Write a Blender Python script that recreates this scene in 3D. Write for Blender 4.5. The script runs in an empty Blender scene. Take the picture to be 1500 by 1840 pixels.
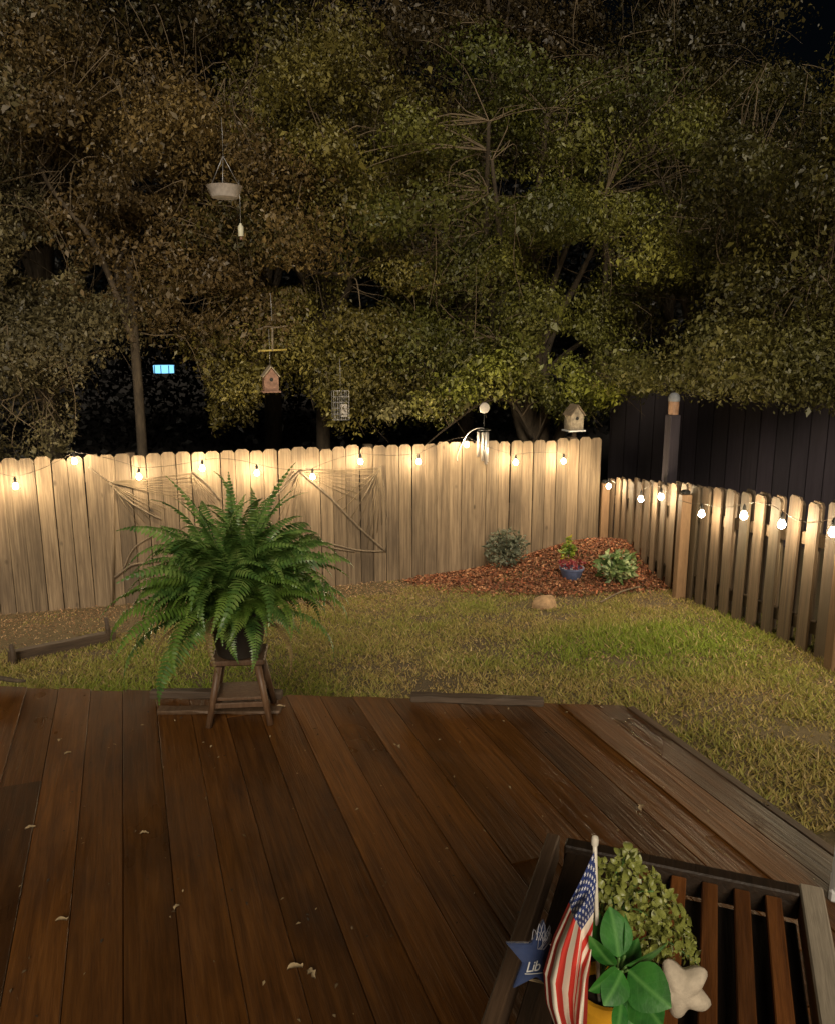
import bpy, bmesh, math, random
import numpy as np
from mathutils import Vector, Matrix, Euler, noise as mnoise

random.seed(7)
R = np.random.default_rng(11)
SC = bpy.context.scene
COL = SC.collection
rad = math.radians

# ------------------------------------------------------------------ camera
F, PITCH, YAW, CAMH = 1450.0, rad(11.7), rad(-19.7), 1.5
cd = bpy.data.cameras.new('camera'); cam = bpy.data.objects.new('camera', cd); COL.objects.link(cam)
cam.location = (0, 0, CAMH); cam.rotation_euler = (math.pi/2 - PITCH, 0, YAW)
cd.sensor_fit = 'HORIZONTAL'; cd.sensor_width = 36.0; cd.lens = F/1500*36.0
cd.clip_start = 0.05; cd.clip_end = 2000
SC.camera = cam

# ------------------------------------------------------------------ world / light
SUN_EL, SUN_AZ = 30.0, 196.0      # low light from behind the viewer (azimuth clockwise from +Y)
w = bpy.data.worlds.new('World'); SC.world = w; w.use_nodes = True
wn = w.node_tree.nodes; wl = w.node_tree.links
bg = wn['Background']
sky = wn.new('ShaderNodeTexSky'); sky.sky_type = 'NISHITA'; sky.sun_disc = False
sky.sun_elevation = rad(SUN_EL); sky.sun_rotation = rad(SUN_AZ)
wl.new(sky.outputs[0], bg.inputs[0]); bg.inputs[1].default_value = 0.0004
sd = bpy.data.lights.new('fill_sun', 'SUN'); sun = bpy.data.objects.new('fill_sun', sd); COL.objects.link(sun)
sd.energy = 2.8; sd.angle = rad(24); sd.color = (1.0, 0.86, 0.66)  # added warm fill from behind the viewer, stands in for house light
_a = rad(SUN_AZ); _e = rad(SUN_EL)
sdir = Vector((math.sin(_a)*math.cos(_e), math.cos(_a)*math.cos(_e), math.sin(_e)))
sun.rotation_euler = sdir.to_track_quat('Z', 'Y').to_euler()
SC.view_settings.view_transform = 'Standard'; SC.view_settings.look = 'None'
SC.view_settings.exposure = 0.0; SC.view_settings.gamma = 1.0
SC.render.engine = 'CYCLES'
SC.cycles.use_denoising = True
SC.cycles.max_bounces = 5; SC.cycles.diffuse_bounces = 2; SC.cycles.glossy_bounces = 2
SC.cycles.transmission_bounces = 3; SC.cycles.transparent_max_bounces = 6
SC.cycles.sample_clamp_indirect = 3.0; SC.cycles.sample_clamp_direct = 0.0
SC.cycles.caustics_reflective = False; SC.cycles.caustics_refractive = False

# ------------------------------------------------------------------ pixel helpers (photo pixels 1500 x 1840)
_RM = Euler((math.pi/2 - PITCH, 0, YAW)).to_matrix()
CAMP = Vector((0, 0, CAMH))
def ray(px, py): return _RM @ Vector(((px-750)/F, -(py-920)/F, -1.0))
def onz(px, py, z):
    r = ray(px, py); return CAMP + r*((z-CAMH)/r.z)
def ony(px, py, y):
    r = ray(px, py); return CAMP + r*(y/r.y)
def atd(px, py, d): return CAMP + ray(px, py)*d
def onplane(px, py, p0, n):
    r = ray(px, py); return CAMP + r*((Vector(p0)-CAMP).dot(n)/r.dot(n))
_RI = np.array(_RM.transposed())
def project(P):
    q = (np.asarray(P) - np.array([0, 0, CAMH])) @ _RI.T
    return 750 + F*q[:, 0]/-q[:, 2], 920 - F*q[:, 1]/-q[:, 2]

# ------------------------------------------------------------------ object helpers
def tag(o, label=None, cat=None, group=None, kind=None):
    if label: o['label'] = label
    if cat: o['category'] = cat
    if group: o['group'] = group
    if kind: o['kind'] = kind
    return o
def thing(name, loc, label, cat, group=None, rz=0.0):
    o = bpy.data.objects.new(name, None); COL.objects.link(o)
    o.location = loc; o.rotation_euler = (0, 0, rz); o.empty_display_size = 0.1
    return tag(o, label, cat, group)
def link(name, me, m=None, parent=None, loc=None, rot=None, scale=None):
    o = bpy.data.objects.new(name, me); COL.objects.link(o)
    if m is not None and not me.materials: me.materials.append(m)
    if parent is not None: o.parent = parent
    if loc is not None: o.location = loc
    if rot is not None: o.rotation_euler = rot
    if scale is not None: o.scale = scale
    return o
def mesh_of(bm, name='mesh', smooth=False, angle=None):
    bmesh.ops.recalc_face_normals(bm, faces=bm.faces[:])
    me = bpy.data.meshes.new(name); bm.to_mesh(me); bm.free()
    if smooth:
        for p in me.polygons: p.use_smooth = True
        if angle is not None:
            try: me.set_sharp_from_angle(angle=rad(angle))
            except Exception: pass
    return me
def box(bm, c, s, rot=None, bevel=0.0):
    r = bmesh.ops.create_cube(bm, size=1.0)
    vs = r['verts']
    M = Matrix.Translation(Vector(c)) @ (rot.to_matrix().to_4x4() if rot is not None else Matrix()) @ Matrix.Diagonal((*s, 1))
    bmesh.ops.transform(bm, matrix=M, verts=vs)
    if bevel > 0:
        es = list({e for v in vs for e in v.link_edges})
        bmesh.ops.bevel(bm, geom=es, offset=bevel, segments=1, affect='EDGES')
def bx(c, s, bevel=0.0, rot=None, name='box'):
    bm = bmesh.new(); box(bm, c, s, rot, bevel); return mesh_of(bm, name)
def tube(bm, pts, rads, n=6, cap=True):
    pts = [Vector(p) for p in pts]
    if not hasattr(rads, '__len__'): rads = [rads]*len(pts)
    rings = []
    up = Vector((0.13, 0.21, 0.97))
    prev = None
    for i, p in enumerate(pts):
        t = (pts[min(i+1, len(pts)-1)] - pts[max(i-1, 0)])
        if t.length < 1e-9: t = Vector((0, 0, 1))
        t.normalize()
        if prev is None:
            a = t.cross(up)
            if a.length < 1e-3: a = t.cross(Vector((1, 0, 0)))
        else: a = prev - t*prev.dot(t)
        a.normalize(); prev = a; b = t.cross(a)
        rings.append([bm.verts.new(p + (a*math.cos(2*math.pi*k/n) + b*math.sin(2*math.pi*k/n))*rads[i]) for k in range(n)])
    for i in range(len(rings)-1):
        for k in range(n):
            bm.faces.new((rings[i][k], rings[i][(k+1) % n], rings[i+1][(k+1) % n], rings[i+1][k]))
    if cap and n > 2:
        bm.faces.new(rings[0][::-1]); bm.faces.new(rings[-1])
def tubes(paths, n=6, name='tube', smooth=True):
    bm = bmesh.new()
    for pts, r in paths: tube(bm, pts, r, n)
    return mesh_of(bm, name, smooth)
def lathe(prof, n=16, name='lathe', smooth=True, angle=40):
    bm = bmesh.new(); rings = []
    for r, z in prof:
        rings.append([bm.verts.new((max(r, 1e-4)*math.cos(2*math.pi*k/n), max(r, 1e-4)*math.sin(2*math.pi*k/n), z)) for k in range(n)])
    for i in range(len(rings)-1):
        for k in range(n):
            bm.faces.new((rings[i][k], rings[i][(k+1) % n], rings[i+1][(k+1) % n], rings[i+1][k]))
    bm.faces.new(rings[0][::-1]); bm.faces.new(rings[-1])
    return mesh_of(bm, name, smooth, angle)
def smooth_path(pts, k=4):
    pts = [Vector(p) for p in pts]; out = []
    for i in range(len(pts)-1):
        p0, p1, p2, p3 = pts[max(i-1, 0)], pts[i], pts[i+1], pts[min(i+2, len(pts)-1)]
        for j in range(k):
            t = j/k
            out.append(0.5*((2*p1) + (p2-p0)*t + (2*p0-5*p1+4*p2-p3)*t*t + (3*p1-p0-3*p2+p3)*t**3))
    out.append(pts[-1]); return out
def np_mesh(name, V, faces_n, cols=None, mats=()):
    """V (N,3), consecutive polygons of faces_n verts each."""
    me = bpy.data.meshes.new(name); nv = len(V); nf = nv//faces_n
    me.vertices.add(nv); me.vertices.foreach_set('co', np.ascontiguousarray(V, dtype=np.float32).ravel())
    me.loops.add(nv); me.loops.foreach_set('vertex_index', np.arange(nv, dtype=np.int32))
    me.polygons.add(nf); me.polygons.foreach_set('loop_start', np.arange(0, nv, faces_n, dtype=np.int32))
    if cols is not None:
        at = me.color_attributes.new('tint', 'FLOAT_COLOR', 'POINT')
        at.data.foreach_set('color', np.ascontiguousarray(cols, dtype=np.float32).ravel())
    me.update(calc_edges=True)
    for m in mats: me.materials.append(m)
    return me
def unit(v): return v/np.maximum(np.linalg.norm(v, axis=1, keepdims=True), 1e-9)
def leaf_quads(P, L, W, droop=0.35, fold=0.25):
    """a bent rhombic leaf of two triangles-pairs (one quad) for each point."""
    n = len(P)
    a = R.normal(size=(n, 3)); a[:, 2] = a[:, 2]*0.6 - droop; a = unit(a)
    b = unit(np.cross(a, R.normal(size=(n, 3)))); nn = np.cross(a, b)
    L = np.asarray(L).reshape(-1, 1); W = np.asarray(W).reshape(-1, 1)
    v0 = P; v1 = P + a*L*0.45 + b*W*0.5 + nn*W*fold
    v2 = P + a*L - nn*L*0.12; v3 = P + a*L*0.45 - b*W*0.5 + nn*W*fold
    return np.stack([v0, v1, v2, v3], axis=1).reshape(-1, 3)

# ------------------------------------------------------------------ materials
def newmat(name):
    m = bpy.data.materials.new(name); m.use_nodes = True
    nt = m.node_tree; return m, nt, nt.nodes['Principled BSDF']
def ramp(nt, fac, stops):
    r = nt.nodes.new('ShaderNodeValToRGB'); cr = r.color_ramp
    while len(cr.elements) < len(stops): cr.elements.new(0.5)
    for e, (p, c) in zip(cr.elements, stops): e.position = p; e.color = (*c, 1)
    nt.links.new(fac, r.inputs[0]); return r.outputs[0]
def mapping(nt, scale, rnd=True, coord='Object'):
    tc = nt.nodes.new('ShaderNodeTexCoord'); mp = nt.nodes.new('ShaderNodeMapping')
    mp.inputs['Scale'].default_value = scale
    nt.links.new(tc.outputs[coord], mp.inputs['Vector'])
    if rnd:
        oi = nt.nodes.new('ShaderNodeObjectInfo'); mu = nt.nodes.new('ShaderNodeMath'); mu.operation = 'MULTIPLY'
        mu.inputs[1].default_value = 97.0; nt.links.new(oi.outputs['Random'], mu.inputs[0])
        nt.links.new(mu.outputs[0], mp.inputs['Location'])
    return mp.outputs[0]
def tex_noise(nt, vec, scale, detail=4.0, rough=0.6, dist=0.0):
    n = nt.nodes.new('ShaderNodeTexNoise'); n.inputs['Scale'].default_value = scale
    n.inputs['Detail'].default_value = detail; n.inputs['Roughness'].default_value = rough
    n.inputs['Distortion'].default_value = dist
    nt.links.new(vec, n.inputs['Vector']); return n.outputs['Fac']
def mixc(nt, fac, a, b, mode='MIX'):
    m = nt.nodes.new('ShaderNodeMix'); m.data_type = 'RGBA'; m.blend_type = mode
    for s, v in ((0, fac), (6, a), (7, b)):
        if isinstance(v, (int, float)): m.inputs[s].default_value = v
        elif isinstance(v, tuple): m.inputs[s].default_value = (*v, 1)
        else: nt.links.new(v, m.inputs[s])
    return m.outputs[2]
def bump(nt, bs, h, strength=0.3, dist=0.01):
    b = nt.nodes.new('ShaderNodeBump'); b.inputs['Strength'].default_value = strength; b.inputs['Distance'].default_value = dist
    nt.links.new(h, b.inputs['Height']); nt.links.new(b.outputs[0], bs.inputs['Normal'])
def mat_plain(name, c, rough=0.6, var=0.25, scale=14.0, metallic=0.0, bmp=0.15):
    m, nt, bs = newmat(name)
    v = mapping(nt, (1, 1, 1)); f = tex_noise(nt, v, scale, 5, 0.65)
    lo = tuple(x*(1-var) for x in c); hi = tuple(min(1, x*(1+var)) for x in c)
    nt.links.new(ramp(nt, f, [(0.3, lo), (0.7, hi)]), bs.inputs['Base Color'])
    bs.inputs['Roughness'].default_value = rough; bs.inputs['Metallic'].default_value = metallic
    if bmp: bump(nt, bs, f, bmp, 0.004)
    return m
def mat_wood(name, dark, mid, light, grain=(14, 14, 0.8), rough=0.75, blotch=0.5, blotch_col=(0.05, 0.04, 0.03), tintvar=0.35, bstr=0.4, bscale=2.2, gscale=3.0, knots=0.0):
    m, nt, bs = newmat(name)
    v = mapping(nt, grain)
    f = tex_noise(nt, v, gscale, 6, 0.65, 0.6)
    c = ramp(nt, f, [(0.33, dark), (0.5, mid), (0.67, light)])
    fine = tex_noise(nt, mapping(nt, tuple(g*5 for g in grain)), gscale, 3, 0.6)
    c = mixc(nt, 0.45, c, ramp(nt, fine, [(0.3, tuple(x*0.6 for x in mid)), (0.7, tuple(min(1, x*1.35) for x in mid))]))
    b = tex_noise(nt, mapping(nt, tuple((0.35 + 0.65*(g/max(grain)))*1.0 for g in grain)), bscale, 4, 0.6)
    c = mixc(nt, ramp(nt, b, [(0.5, (0, 0, 0)), (0.78, (blotch,)*3)]), c, blotch_col)
    if knots:
        vo = nt.nodes.new('ShaderNodeTexVoronoi'); vo.inputs['Scale'].default_value = 1.0
        nt.links.new(mapping(nt, (4.2, 4.2, 2.6)), vo.inputs['Vector'])
        c = mixc(nt, ramp(nt, vo.outputs['Distance'], [(0.045, (knots,)*3), (0.11, (0, 0, 0))]), c, tuple(x*0.35 for x in dark))
    oi = nt.nodes.new('ShaderNodeObjectInfo')
    hv = nt.nodes.new('ShaderNodeMapRange'); hv.inputs[3].default_value = 1-tintvar; hv.inputs[4].default_value = 1+tintvar*0.6
    nt.links.new(oi.outputs['Random'], hv.inputs[0])
    hs = nt.nodes.new('ShaderNodeHueSaturation'); nt.links.new(c, hs.inputs['Color']); nt.links.new(hv.outputs[0], hs.inputs['Value'])
    nt.links.new(hs.outputs[0], bs.inputs['Base Color'])
    bs.inputs['Roughness'].default_value = rough
    bump(nt, bs, f, bstr, 0.006)
    return m
def mat_leaf(name, a, b, c, scale=1.2, trans=0.25, rough=0.5, fine=18.0):
    m, nt, bs = newmat(name)
    v = mapping(nt, (1, 1, 1))
    f1 = tex_noise(nt, v, scale, 3, 0.6); f2 = tex_noise(nt, v, fine, 2, 0.6)
    mx = nt.nodes.new('ShaderNodeMath'); mx.operation = 'ADD'
    m2 = nt.nodes.new('ShaderNodeMath'); m2.operation = 'MULTIPLY_ADD'; m2.inputs[1].default_value = 0.9; m2.inputs[2].default_value = -0.45
    nt.links.new(f2, m2.inputs[0]); nt.links.new(f1, mx.inputs[0]); nt.links.new(m2.outputs[0], mx.inputs[1])
    col = ramp(nt, mx.outputs[0], [(0.25, a), (0.5, b), (0.75, c)])
    nt.links.new(col, bs.inputs['Base Color']); bs.inputs['Roughness'].default_value = rough
    tr = nt.nodes.new('ShaderNodeBsdfTranslucent'); nt.links.new(col, tr.inputs[0])
    ms = nt.nodes.new('ShaderNodeMixShader'); ms.inputs[0].default_value = trans
    out = nt.nodes['Material Output']
    nt.links.new(bs.outputs[0], ms.inputs[1]); nt.links.new(tr.outputs[0], ms.inputs[2]); nt.links.new(ms.outputs[0], out.inputs[0])
    return m
def mat_tint(name, rough=0.8, trans=0.2):
    m, nt, bs = newmat(name)
    at = nt.nodes.new('ShaderNodeVertexColor'); at.layer_name = 'tint'
    nt.links.new(at.outputs[0], bs.inputs['Base Color']); bs.inputs['Roughness'].default_value = rough
    tr = nt.nodes.new('ShaderNodeBsdfTranslucent'); nt.links.new(at.outputs[0], tr.inputs[0])
    ms = nt.nodes.new('ShaderNodeMixShader'); ms.inputs[0].default_value = trans
    nt.links.new(bs.outputs[0], ms.inputs[1]); nt.links.new(tr.outputs[0], ms.inputs[2])
    nt.links.new(ms.outputs[0], nt.nodes['Material Output'].inputs[0]); return m
def mat_emit(name, c, s):
    m, nt, bs = newmat(name)
    bs.inputs['Base Color'].default_value = (*c, 1); bs.inputs['Emission Color'].default_value = (*c, 1)
    bs.inputs['Emission Strength'].default_value = s; return m

M = {}
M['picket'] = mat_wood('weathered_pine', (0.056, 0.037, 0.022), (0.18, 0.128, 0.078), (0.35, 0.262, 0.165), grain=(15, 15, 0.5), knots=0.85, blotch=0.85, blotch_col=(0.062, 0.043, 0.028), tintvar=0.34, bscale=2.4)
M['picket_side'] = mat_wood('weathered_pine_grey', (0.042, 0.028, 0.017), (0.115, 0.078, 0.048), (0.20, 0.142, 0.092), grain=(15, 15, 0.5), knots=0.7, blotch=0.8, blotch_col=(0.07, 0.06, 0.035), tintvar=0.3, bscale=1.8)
M['post_new'] = mat_wood('fresh_pine_post', (0.13, 0.075, 0.038), (0.21, 0.125, 0.065), (0.28, 0.175, 0.095), grain=(14, 14, 0.8), blotch=0.2, tintvar=0.1)
M['deck'] = mat_wood('stained_deck', (0.038, 0.014, 0.0035), (0.100, 0.038, 0.0085), (0.165, 0.066, 0.015), grain=(22, 1.0, 22), rough=0.40, blotch=0.9, blotch_col=(0.026, 0.012, 0.007), tintvar=0.40, bstr=0.5, bscale=4.5, gscale=2.6)
def wet(m, lo, hi, scale):
    nt = m.node_tree; bs = nt.nodes['Principled BSDF']; f = tex_noise(nt, mapping(nt, (1, 0.5, 1)), scale, 3, 0.5)
    r = nt.nodes.new('ShaderNodeMapRange'); r.inputs[1].default_value = 0.35; r.inputs[2].default_value = 0.65; r.inputs[3].default_value = lo; r.inputs[4].default_value = hi
    nt.links.new(f, r.inputs[0]); nt.links.new(r.outputs[0], bs.inputs['Roughness'])
wet(M['deck'], 0.26, 0.55, 3.0)
M['deck'].node_tree.nodes['Principled BSDF'].inputs['Specular IOR Level'].default_value = 0.28
M['deck_rim'] = mat_wood('deck_rim', (0.05, 0.028, 0.014), (0.10, 0.058, 0.032), (0.16, 0.10, 0.06), grain=(14, 1, 14), rough=0.65, blotch=0.4, tintvar=0.1)
M['old_timber'] = mat_wood('old_timber', (0.03, 0.02, 0.012), (0.07, 0.045, 0.028), (0.11, 0.075, 0.05), grain=(1, 14, 14), tintvar=0.2)
M['stand'] = mat_wood('stand_wood', (0.05, 0.024, 0.012), (0.11, 0.058, 0.03), (0.19, 0.115, 0.065), grain=(22, 22, 2), rough=0.5, blotch=0.35, tintvar=0.2)
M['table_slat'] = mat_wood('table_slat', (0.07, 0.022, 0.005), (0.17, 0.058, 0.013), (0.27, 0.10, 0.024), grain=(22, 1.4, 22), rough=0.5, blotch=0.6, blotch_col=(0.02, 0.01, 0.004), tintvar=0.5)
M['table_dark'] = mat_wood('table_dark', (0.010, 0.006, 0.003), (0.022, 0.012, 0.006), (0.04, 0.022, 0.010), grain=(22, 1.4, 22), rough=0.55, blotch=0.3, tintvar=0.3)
M['table_rail'] = mat_wood('table_rail', (0.27, 0.23, 0.17), (0.36, 0.30, 0.225), (0.45, 0.38, 0.29), grain=(26, 1.4, 26), rough=0.7, blotch=0.2, tintvar=0.1)
M['bark'] = mat_wood('bark', (0.025, 0.018, 0.010), (0.06, 0.043, 0.026), (0.12, 0.09, 0.055), grain=(7, 7, 2), rough=0.9, blotch=0.3, tintvar=0.3, bstr=0.8)
M['bark_pale'] = mat_wood('bark_pale', (0.06, 0.045, 0.03), (0.14, 0.105, 0.07), (0.24, 0.19, 0.13), grain=(9, 9, 3), rough=0.9, blotch=0.4, tintvar=0.2, bstr=0.8)
M['twig'] = mat_plain('twig', (0.15, 0.11, 0.065), 0.85, 0.4, 9)
M['shed'] = mat_wood('dark_purplish_board', (0.014, 0.010, 0.015), (0.022, 0.016, 0.023), (0.034, 0.026, 0.036), grain=(10, 10, 0.5), rough=0.85, blotch=0.2, tintvar=0.35)  # purplish tone stands in for haze behind the low fence
M['white_paint'] = mat_plain('white_paint', (0.62, 0.62, 0.62), 0.55, 0.08, 6)
M['cable'] = mat_plain('brown_cable', (0.05, 0.035, 0.022), 0.6)
M['black'] = mat_plain('black_rubber', (0.012, 0.012, 0.012), 0.55, 0.2, 20)
M['bulb'] = mat_emit('warm_bulb', (1.0, 0.78, 0.48), 540.0)
M['blue_glow'] = mat_emit('blue_lantern_glow', (0.22, 0.62, 1.0), 1.6)
M['metal'] = mat_plain('brushed_aluminium', (0.62, 0.58, 0.54), 0.35, 0.08, 30, 0.6)
M['wire'] = mat_plain('galvanised_wire', (0.42, 0.42, 0.43), 0.45, 0.2, 40, 0.7)
M['dark_pot'] = mat_plain('dark_pot', (0.022, 0.018, 0.014), 0.5, 0.3, 12)

# ------------------------------------------------------------------ terrain
def smooth01(t): t = max(0.0, min(1.0, t)); return t*t*(3-2*t)
BF_Y0, BF_SL = 8.30, -0.055            # back fence line y = BF_Y0 + BF_SL*x
def bf_y(x): return BF_Y0 + BF_SL*x
RF_A, RF_B = Vector((5.30, 8.0)), Vector((4.07, 3.66))   # right fence: corner -> near
RF_D = (RF_B-RF_A).normalized()
MOUND = (4.35, 7.15)
def gz(x, y):
    z = -0.34 - 0.136*(y-2.9)
    if y < 2.2: z = -0.34 + 0.0952
    z = max(z, -1.06)
    if y > 8.2: z = -1.06
    m = 0.34*math.exp(-(((x-4.75)/1.0)**2 + ((y-7.45)/0.75)**2))
    return z + m
def gz_np(x, y):
    z = -0.34 - 0.136*(np.maximum(y, 2.2)-2.9); z = np.maximum(z, -1.06)
    return z + 0.34*np.exp(-(((x-4.75)/1.0)**2 + ((y-7.45)/0.75)**2))
def on_ground(px, py):
    r = ray(px, py); t = 1.0
    for i in range(4000):
        p = CAMP + r*t
        if p.z <= gz(p.x, p.y): return p
        t += 0.005
    return p

def build_ground():
    xs = np.unique(np.concatenate([np.linspace(-160, -6, 18), np.linspace(-6, 12, 91), np.linspace(12, 160, 18)]))
    ys = np.unique(np.concatenate([np.linspace(-120, -2, 12), np.linspace(-2, 16, 91), np.linspace(16, 200, 18)]))
    X, Y = np.meshgrid(xs, ys); Z = gz_np(X, Y)
    Z = Z + 0.012*np.sin(X*2.1+Y)*np.cos(Y*1.7)
    V = np.stack([X, Y, Z], -1).reshape(-1, 3).tolist(); nx = len(xs)
    Fc = [(j*nx+i, j*nx+i+1, (j+1)*nx+i+1, (j+1)*nx+i) for j in range(len(ys)-1) for i in range(nx-1)]
    me = bpy.data.meshes.new('ground'); me.from_pydata(V, [], Fc)
    for p in me.polygons: p.use_smooth = True
    m, nt, bs = newmat('soil_and_thatch')
    v = mapping(nt, (1, 1, 1), rnd=False)
    a = tex_noise(nt, v, 1.1, 4, 0.6); b = tex_noise(nt, v, 26, 5, 0.7)
    c1 = ramp(nt, a, [(0.35, (0.075, 0.048, 0.020)), (0.6, (0.085, 0.070, 0.022))])
    c = mixc(nt, 0.55, c1, ramp(nt, b, [(0.3, (0.04, 0.026, 0.012)), (0.7, (0.15, 0.105, 0.048))]))
    nt.links.new(c, bs.inputs['Base Color']); bs.inputs['Roughness'].default_value = 0.95
    bump(nt, bs, b, 0.7, 0.02)
    o = link('ground', me, m); tag(o, kind='structure')
build_ground()

# ------------------------------------------------------------------ deck
DK_A, DK_S = 3.545, -0.444            # far edge y = DK_A + DK_S*x
DK_R = 1.90                           # right edge x
def deck_far(x): return DK_A + DK_S*x
BW, BP = 0.1328, 0.1345
def board_mesh(x0, x1, y0, y1a, y1b, th=0.036):
    c = 0.0018
    bm = bmesh.new()
    def ring(yl, yr):
        pts = [(x0, -th), (x0, -c), (x0+c, 0), (x1-c, 0), (x1, -c), (x1, -th)]
        return [bm.verts.new((x, yl + (yr-yl)*(x-x0)/(x1-x0), z)) for x, z in pts]
    seg = 1
    r0 = ring(y0, y0); r1 = ring(y1a, y1b)
    for k in range(6): bm.faces.new((r0[k], r0[(k+1) % 6], r1[(k+1) % 6], r1[k]))
    bm.faces.new(r0[::-1]); bm.faces.new(r1)
    return mesh_of(bm, 'board')
deck = thing('deck', (0.6, 1.4, 0), 'low dark stained plank deck with angled far end beside the lawn', 'deck')
OFF = Vector(deck.location)
joints = {-4: [2.05], -3: [2.88], -2: [1.2], 1: [0.6], 3: [3.16], 6: [0.4], 8: [1.9], 11: [1.2]}
i = -9
xi = lambda i: -0.1025 + i*BP
while xi(i) < DK_R - 0.02:
    x0 = xi(i) + 0.001; x1 = min(x0 + BW, DK_R)
    cuts = [-0.9] + joints.get(i, []) + [None]
    for a, b in zip(cuts[:-1], cuts[1:]):
        e = random.uniform(-0.012, 0.012)
        ya = (a + 0.0025) if a > -0.9 else a
        y1a, y1b = (deck_far(x0)+e, deck_far(x1)+e) if b is None else (b-0.0025,)*2
        xc, yc = (x0+x1)/2, (ya+y1a)/2
        me = board_mesh(x0-xc, x1-xc, ya-yc, y1a-yc, y1b-yc)
        link('board', me, M['deck'], deck, (xc-OFF.x, yc-OFF.y, random.uniform(-0.0025, 0.001)), (0, rad(random.uniform(-0.35, 0.35)), 0))
    i += 1
# rim / fascia boards and joists
def seg_box(p, q, w, h, z, name, m, parent, off=OFF):
    p, q = Vector(p), Vector(q); d = q-p; c = (p+q)/2
    me = bx((0, 0, 0), (w, d.length, h), 0.003)
    return link(name, me, m, parent, (c.x-off.x, c.y-off.y, z-off.z), (0, 0, math.atan2(-d.x, d.y)))
xl = xi(-9)
dn = Vector((-DK_S, 1)).normalized()
A = Vector((xl, deck_far(xl))) + dn*0.0; B = Vector((DK_R, deck_far(DK_R)))
seg_box(A-dn*0.03, B-dn*0.03, 0.034, 0.24, -0.165, 'fascia_board', M['deck_rim'], deck)
seg_box((DK_R+0.0205, -0.9), (DK_R+0.0205, deck_far(DK_R)-0.01), 0.036, 0.24, -0.120, 'fascia_board', M['deck_rim'], deck)
seg_box((DK_R+0.0605, -0.9), (DK_R+0.0605, deck_far(DK_R)-0.35), 0.036, 0.20, -0.135, 'fascia_board', M['deck_rim'], deck)
for y in (-0.4, 0.2, 0.8, 1.4, 2.0):
    seg_box((xl, y), (DK_R-0.03, y), 0.04, 0.16, -0.13, 'joist', M['old_timber'], deck)
for x in (-0.9, 0.4, 1.75):
    for y in (-0.4, 1.4, deck_far(x)-0.35):
        link('deck_post', bx((0, 0, 0), (0.09, 0.09, 0.55)), M['old_timber'], deck, (x-OFF.x, y-OFF.y, -0.32))

# ------------------------------------------------------------------ fences
def picket_mesh(h, wd, th=0.018, ear=0.028):
    bm = bmesh.new()
    pts = [(-wd/2, 0), (wd/2, 0), (wd/2, h-ear), (wd/2-ear, h), (-wd/2+ear, h), (-wd/2, h-ear)]
    vs = [bm.verts.new((x, -th/2, z)) for x, z in pts]; f = bm.faces.new(vs)
    r = bmesh.ops.extrude_face_region(bm, geom=[f])
    bmesh.ops.translate(bm, vec=(0, th, 0), verts=[v for v in r['geom'] if isinstance(v, bmesh.types.BMVert)])
    bmesh.ops.bevel(bm, geom=[e for e in bm.edges if abs(e.verts[0].co.z-e.verts[1].co.z) > h*0.5], offset=0.002, segments=1, affect='EDGES')
    return mesh_of(bm, 'picket')
BF_TOP = 0.455
bf_ang = math.atan(BF_SL)
fence = thing('back_fence', (2.0, bf_y(2.0), gz(2, 8.2)), 'tall solid tan picket fence with dog-eared tops and string lights', 'fence')
fence.name = 'picket_fence'
FO = Vector(fence.location)
pm = [picket_mesh(1.53 + d, 0.1365+e) for d, e in ((0, 0), (0.012, 0.004), (-0.012, -0.003), (0.006, 0.001))]
x = -3.35; PP = 0.1425
k = 0
while x < 5.17:
    me = pm[random.randrange(4)]
    z0 = BF_TOP - 1.53 + random.uniform(-0.006, 0.006)
    link('picket', me, M['picket'], fence, (x-FO.x, bf_y(x)-FO.y + random.uniform(-0.004, 0.004), z0-FO.z),
         (rad(random.uniform(-0.3, 0.3)), rad(random.uniform(-0.28, 0.28)), bf_ang + rad(random.uniform(-2.2, 2.2))))
    x += PP; k += 1
for zz in (-0.85, -0.3, 0.24):
    seg_box((-3.4, bf_y(-3.4)+0.034), (5.06, bf_y(5.06)+0.034), 0.04, 0.085, zz, 'rail', M['picket_side'], fence, FO)
for xx in (-2.4, 0.0, 2.4, 4.8):
    link('fence_post', bx((0, 0, 0), (0.09, 0.09, 1.6), 0.004), M['picket_side'], fence, (xx-FO.x, bf_y(xx)+0.105-FO.y, -0.34-FO.z), (0, 0, bf_ang))

RF_N = Vector((RF_D.y, -RF_D.x))       # pointing to the yard side?
if RF_N.x > 0: RF_N = -RF_N
rf_ang = math.atan2(RF_D.y, RF_D.x)
def rf_z(t): return -1.055 + 0.1268*t   # base height along the fence from the corner
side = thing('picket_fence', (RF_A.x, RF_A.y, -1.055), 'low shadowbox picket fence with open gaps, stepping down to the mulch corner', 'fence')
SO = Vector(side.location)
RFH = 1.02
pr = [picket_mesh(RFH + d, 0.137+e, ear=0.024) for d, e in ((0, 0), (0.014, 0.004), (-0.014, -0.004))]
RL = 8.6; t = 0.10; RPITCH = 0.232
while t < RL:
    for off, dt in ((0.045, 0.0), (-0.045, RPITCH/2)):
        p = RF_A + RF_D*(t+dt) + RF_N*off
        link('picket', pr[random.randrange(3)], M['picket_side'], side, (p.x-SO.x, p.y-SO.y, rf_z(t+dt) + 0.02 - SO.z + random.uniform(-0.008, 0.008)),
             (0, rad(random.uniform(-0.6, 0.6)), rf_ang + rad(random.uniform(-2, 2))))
    t += RPITCH
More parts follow.
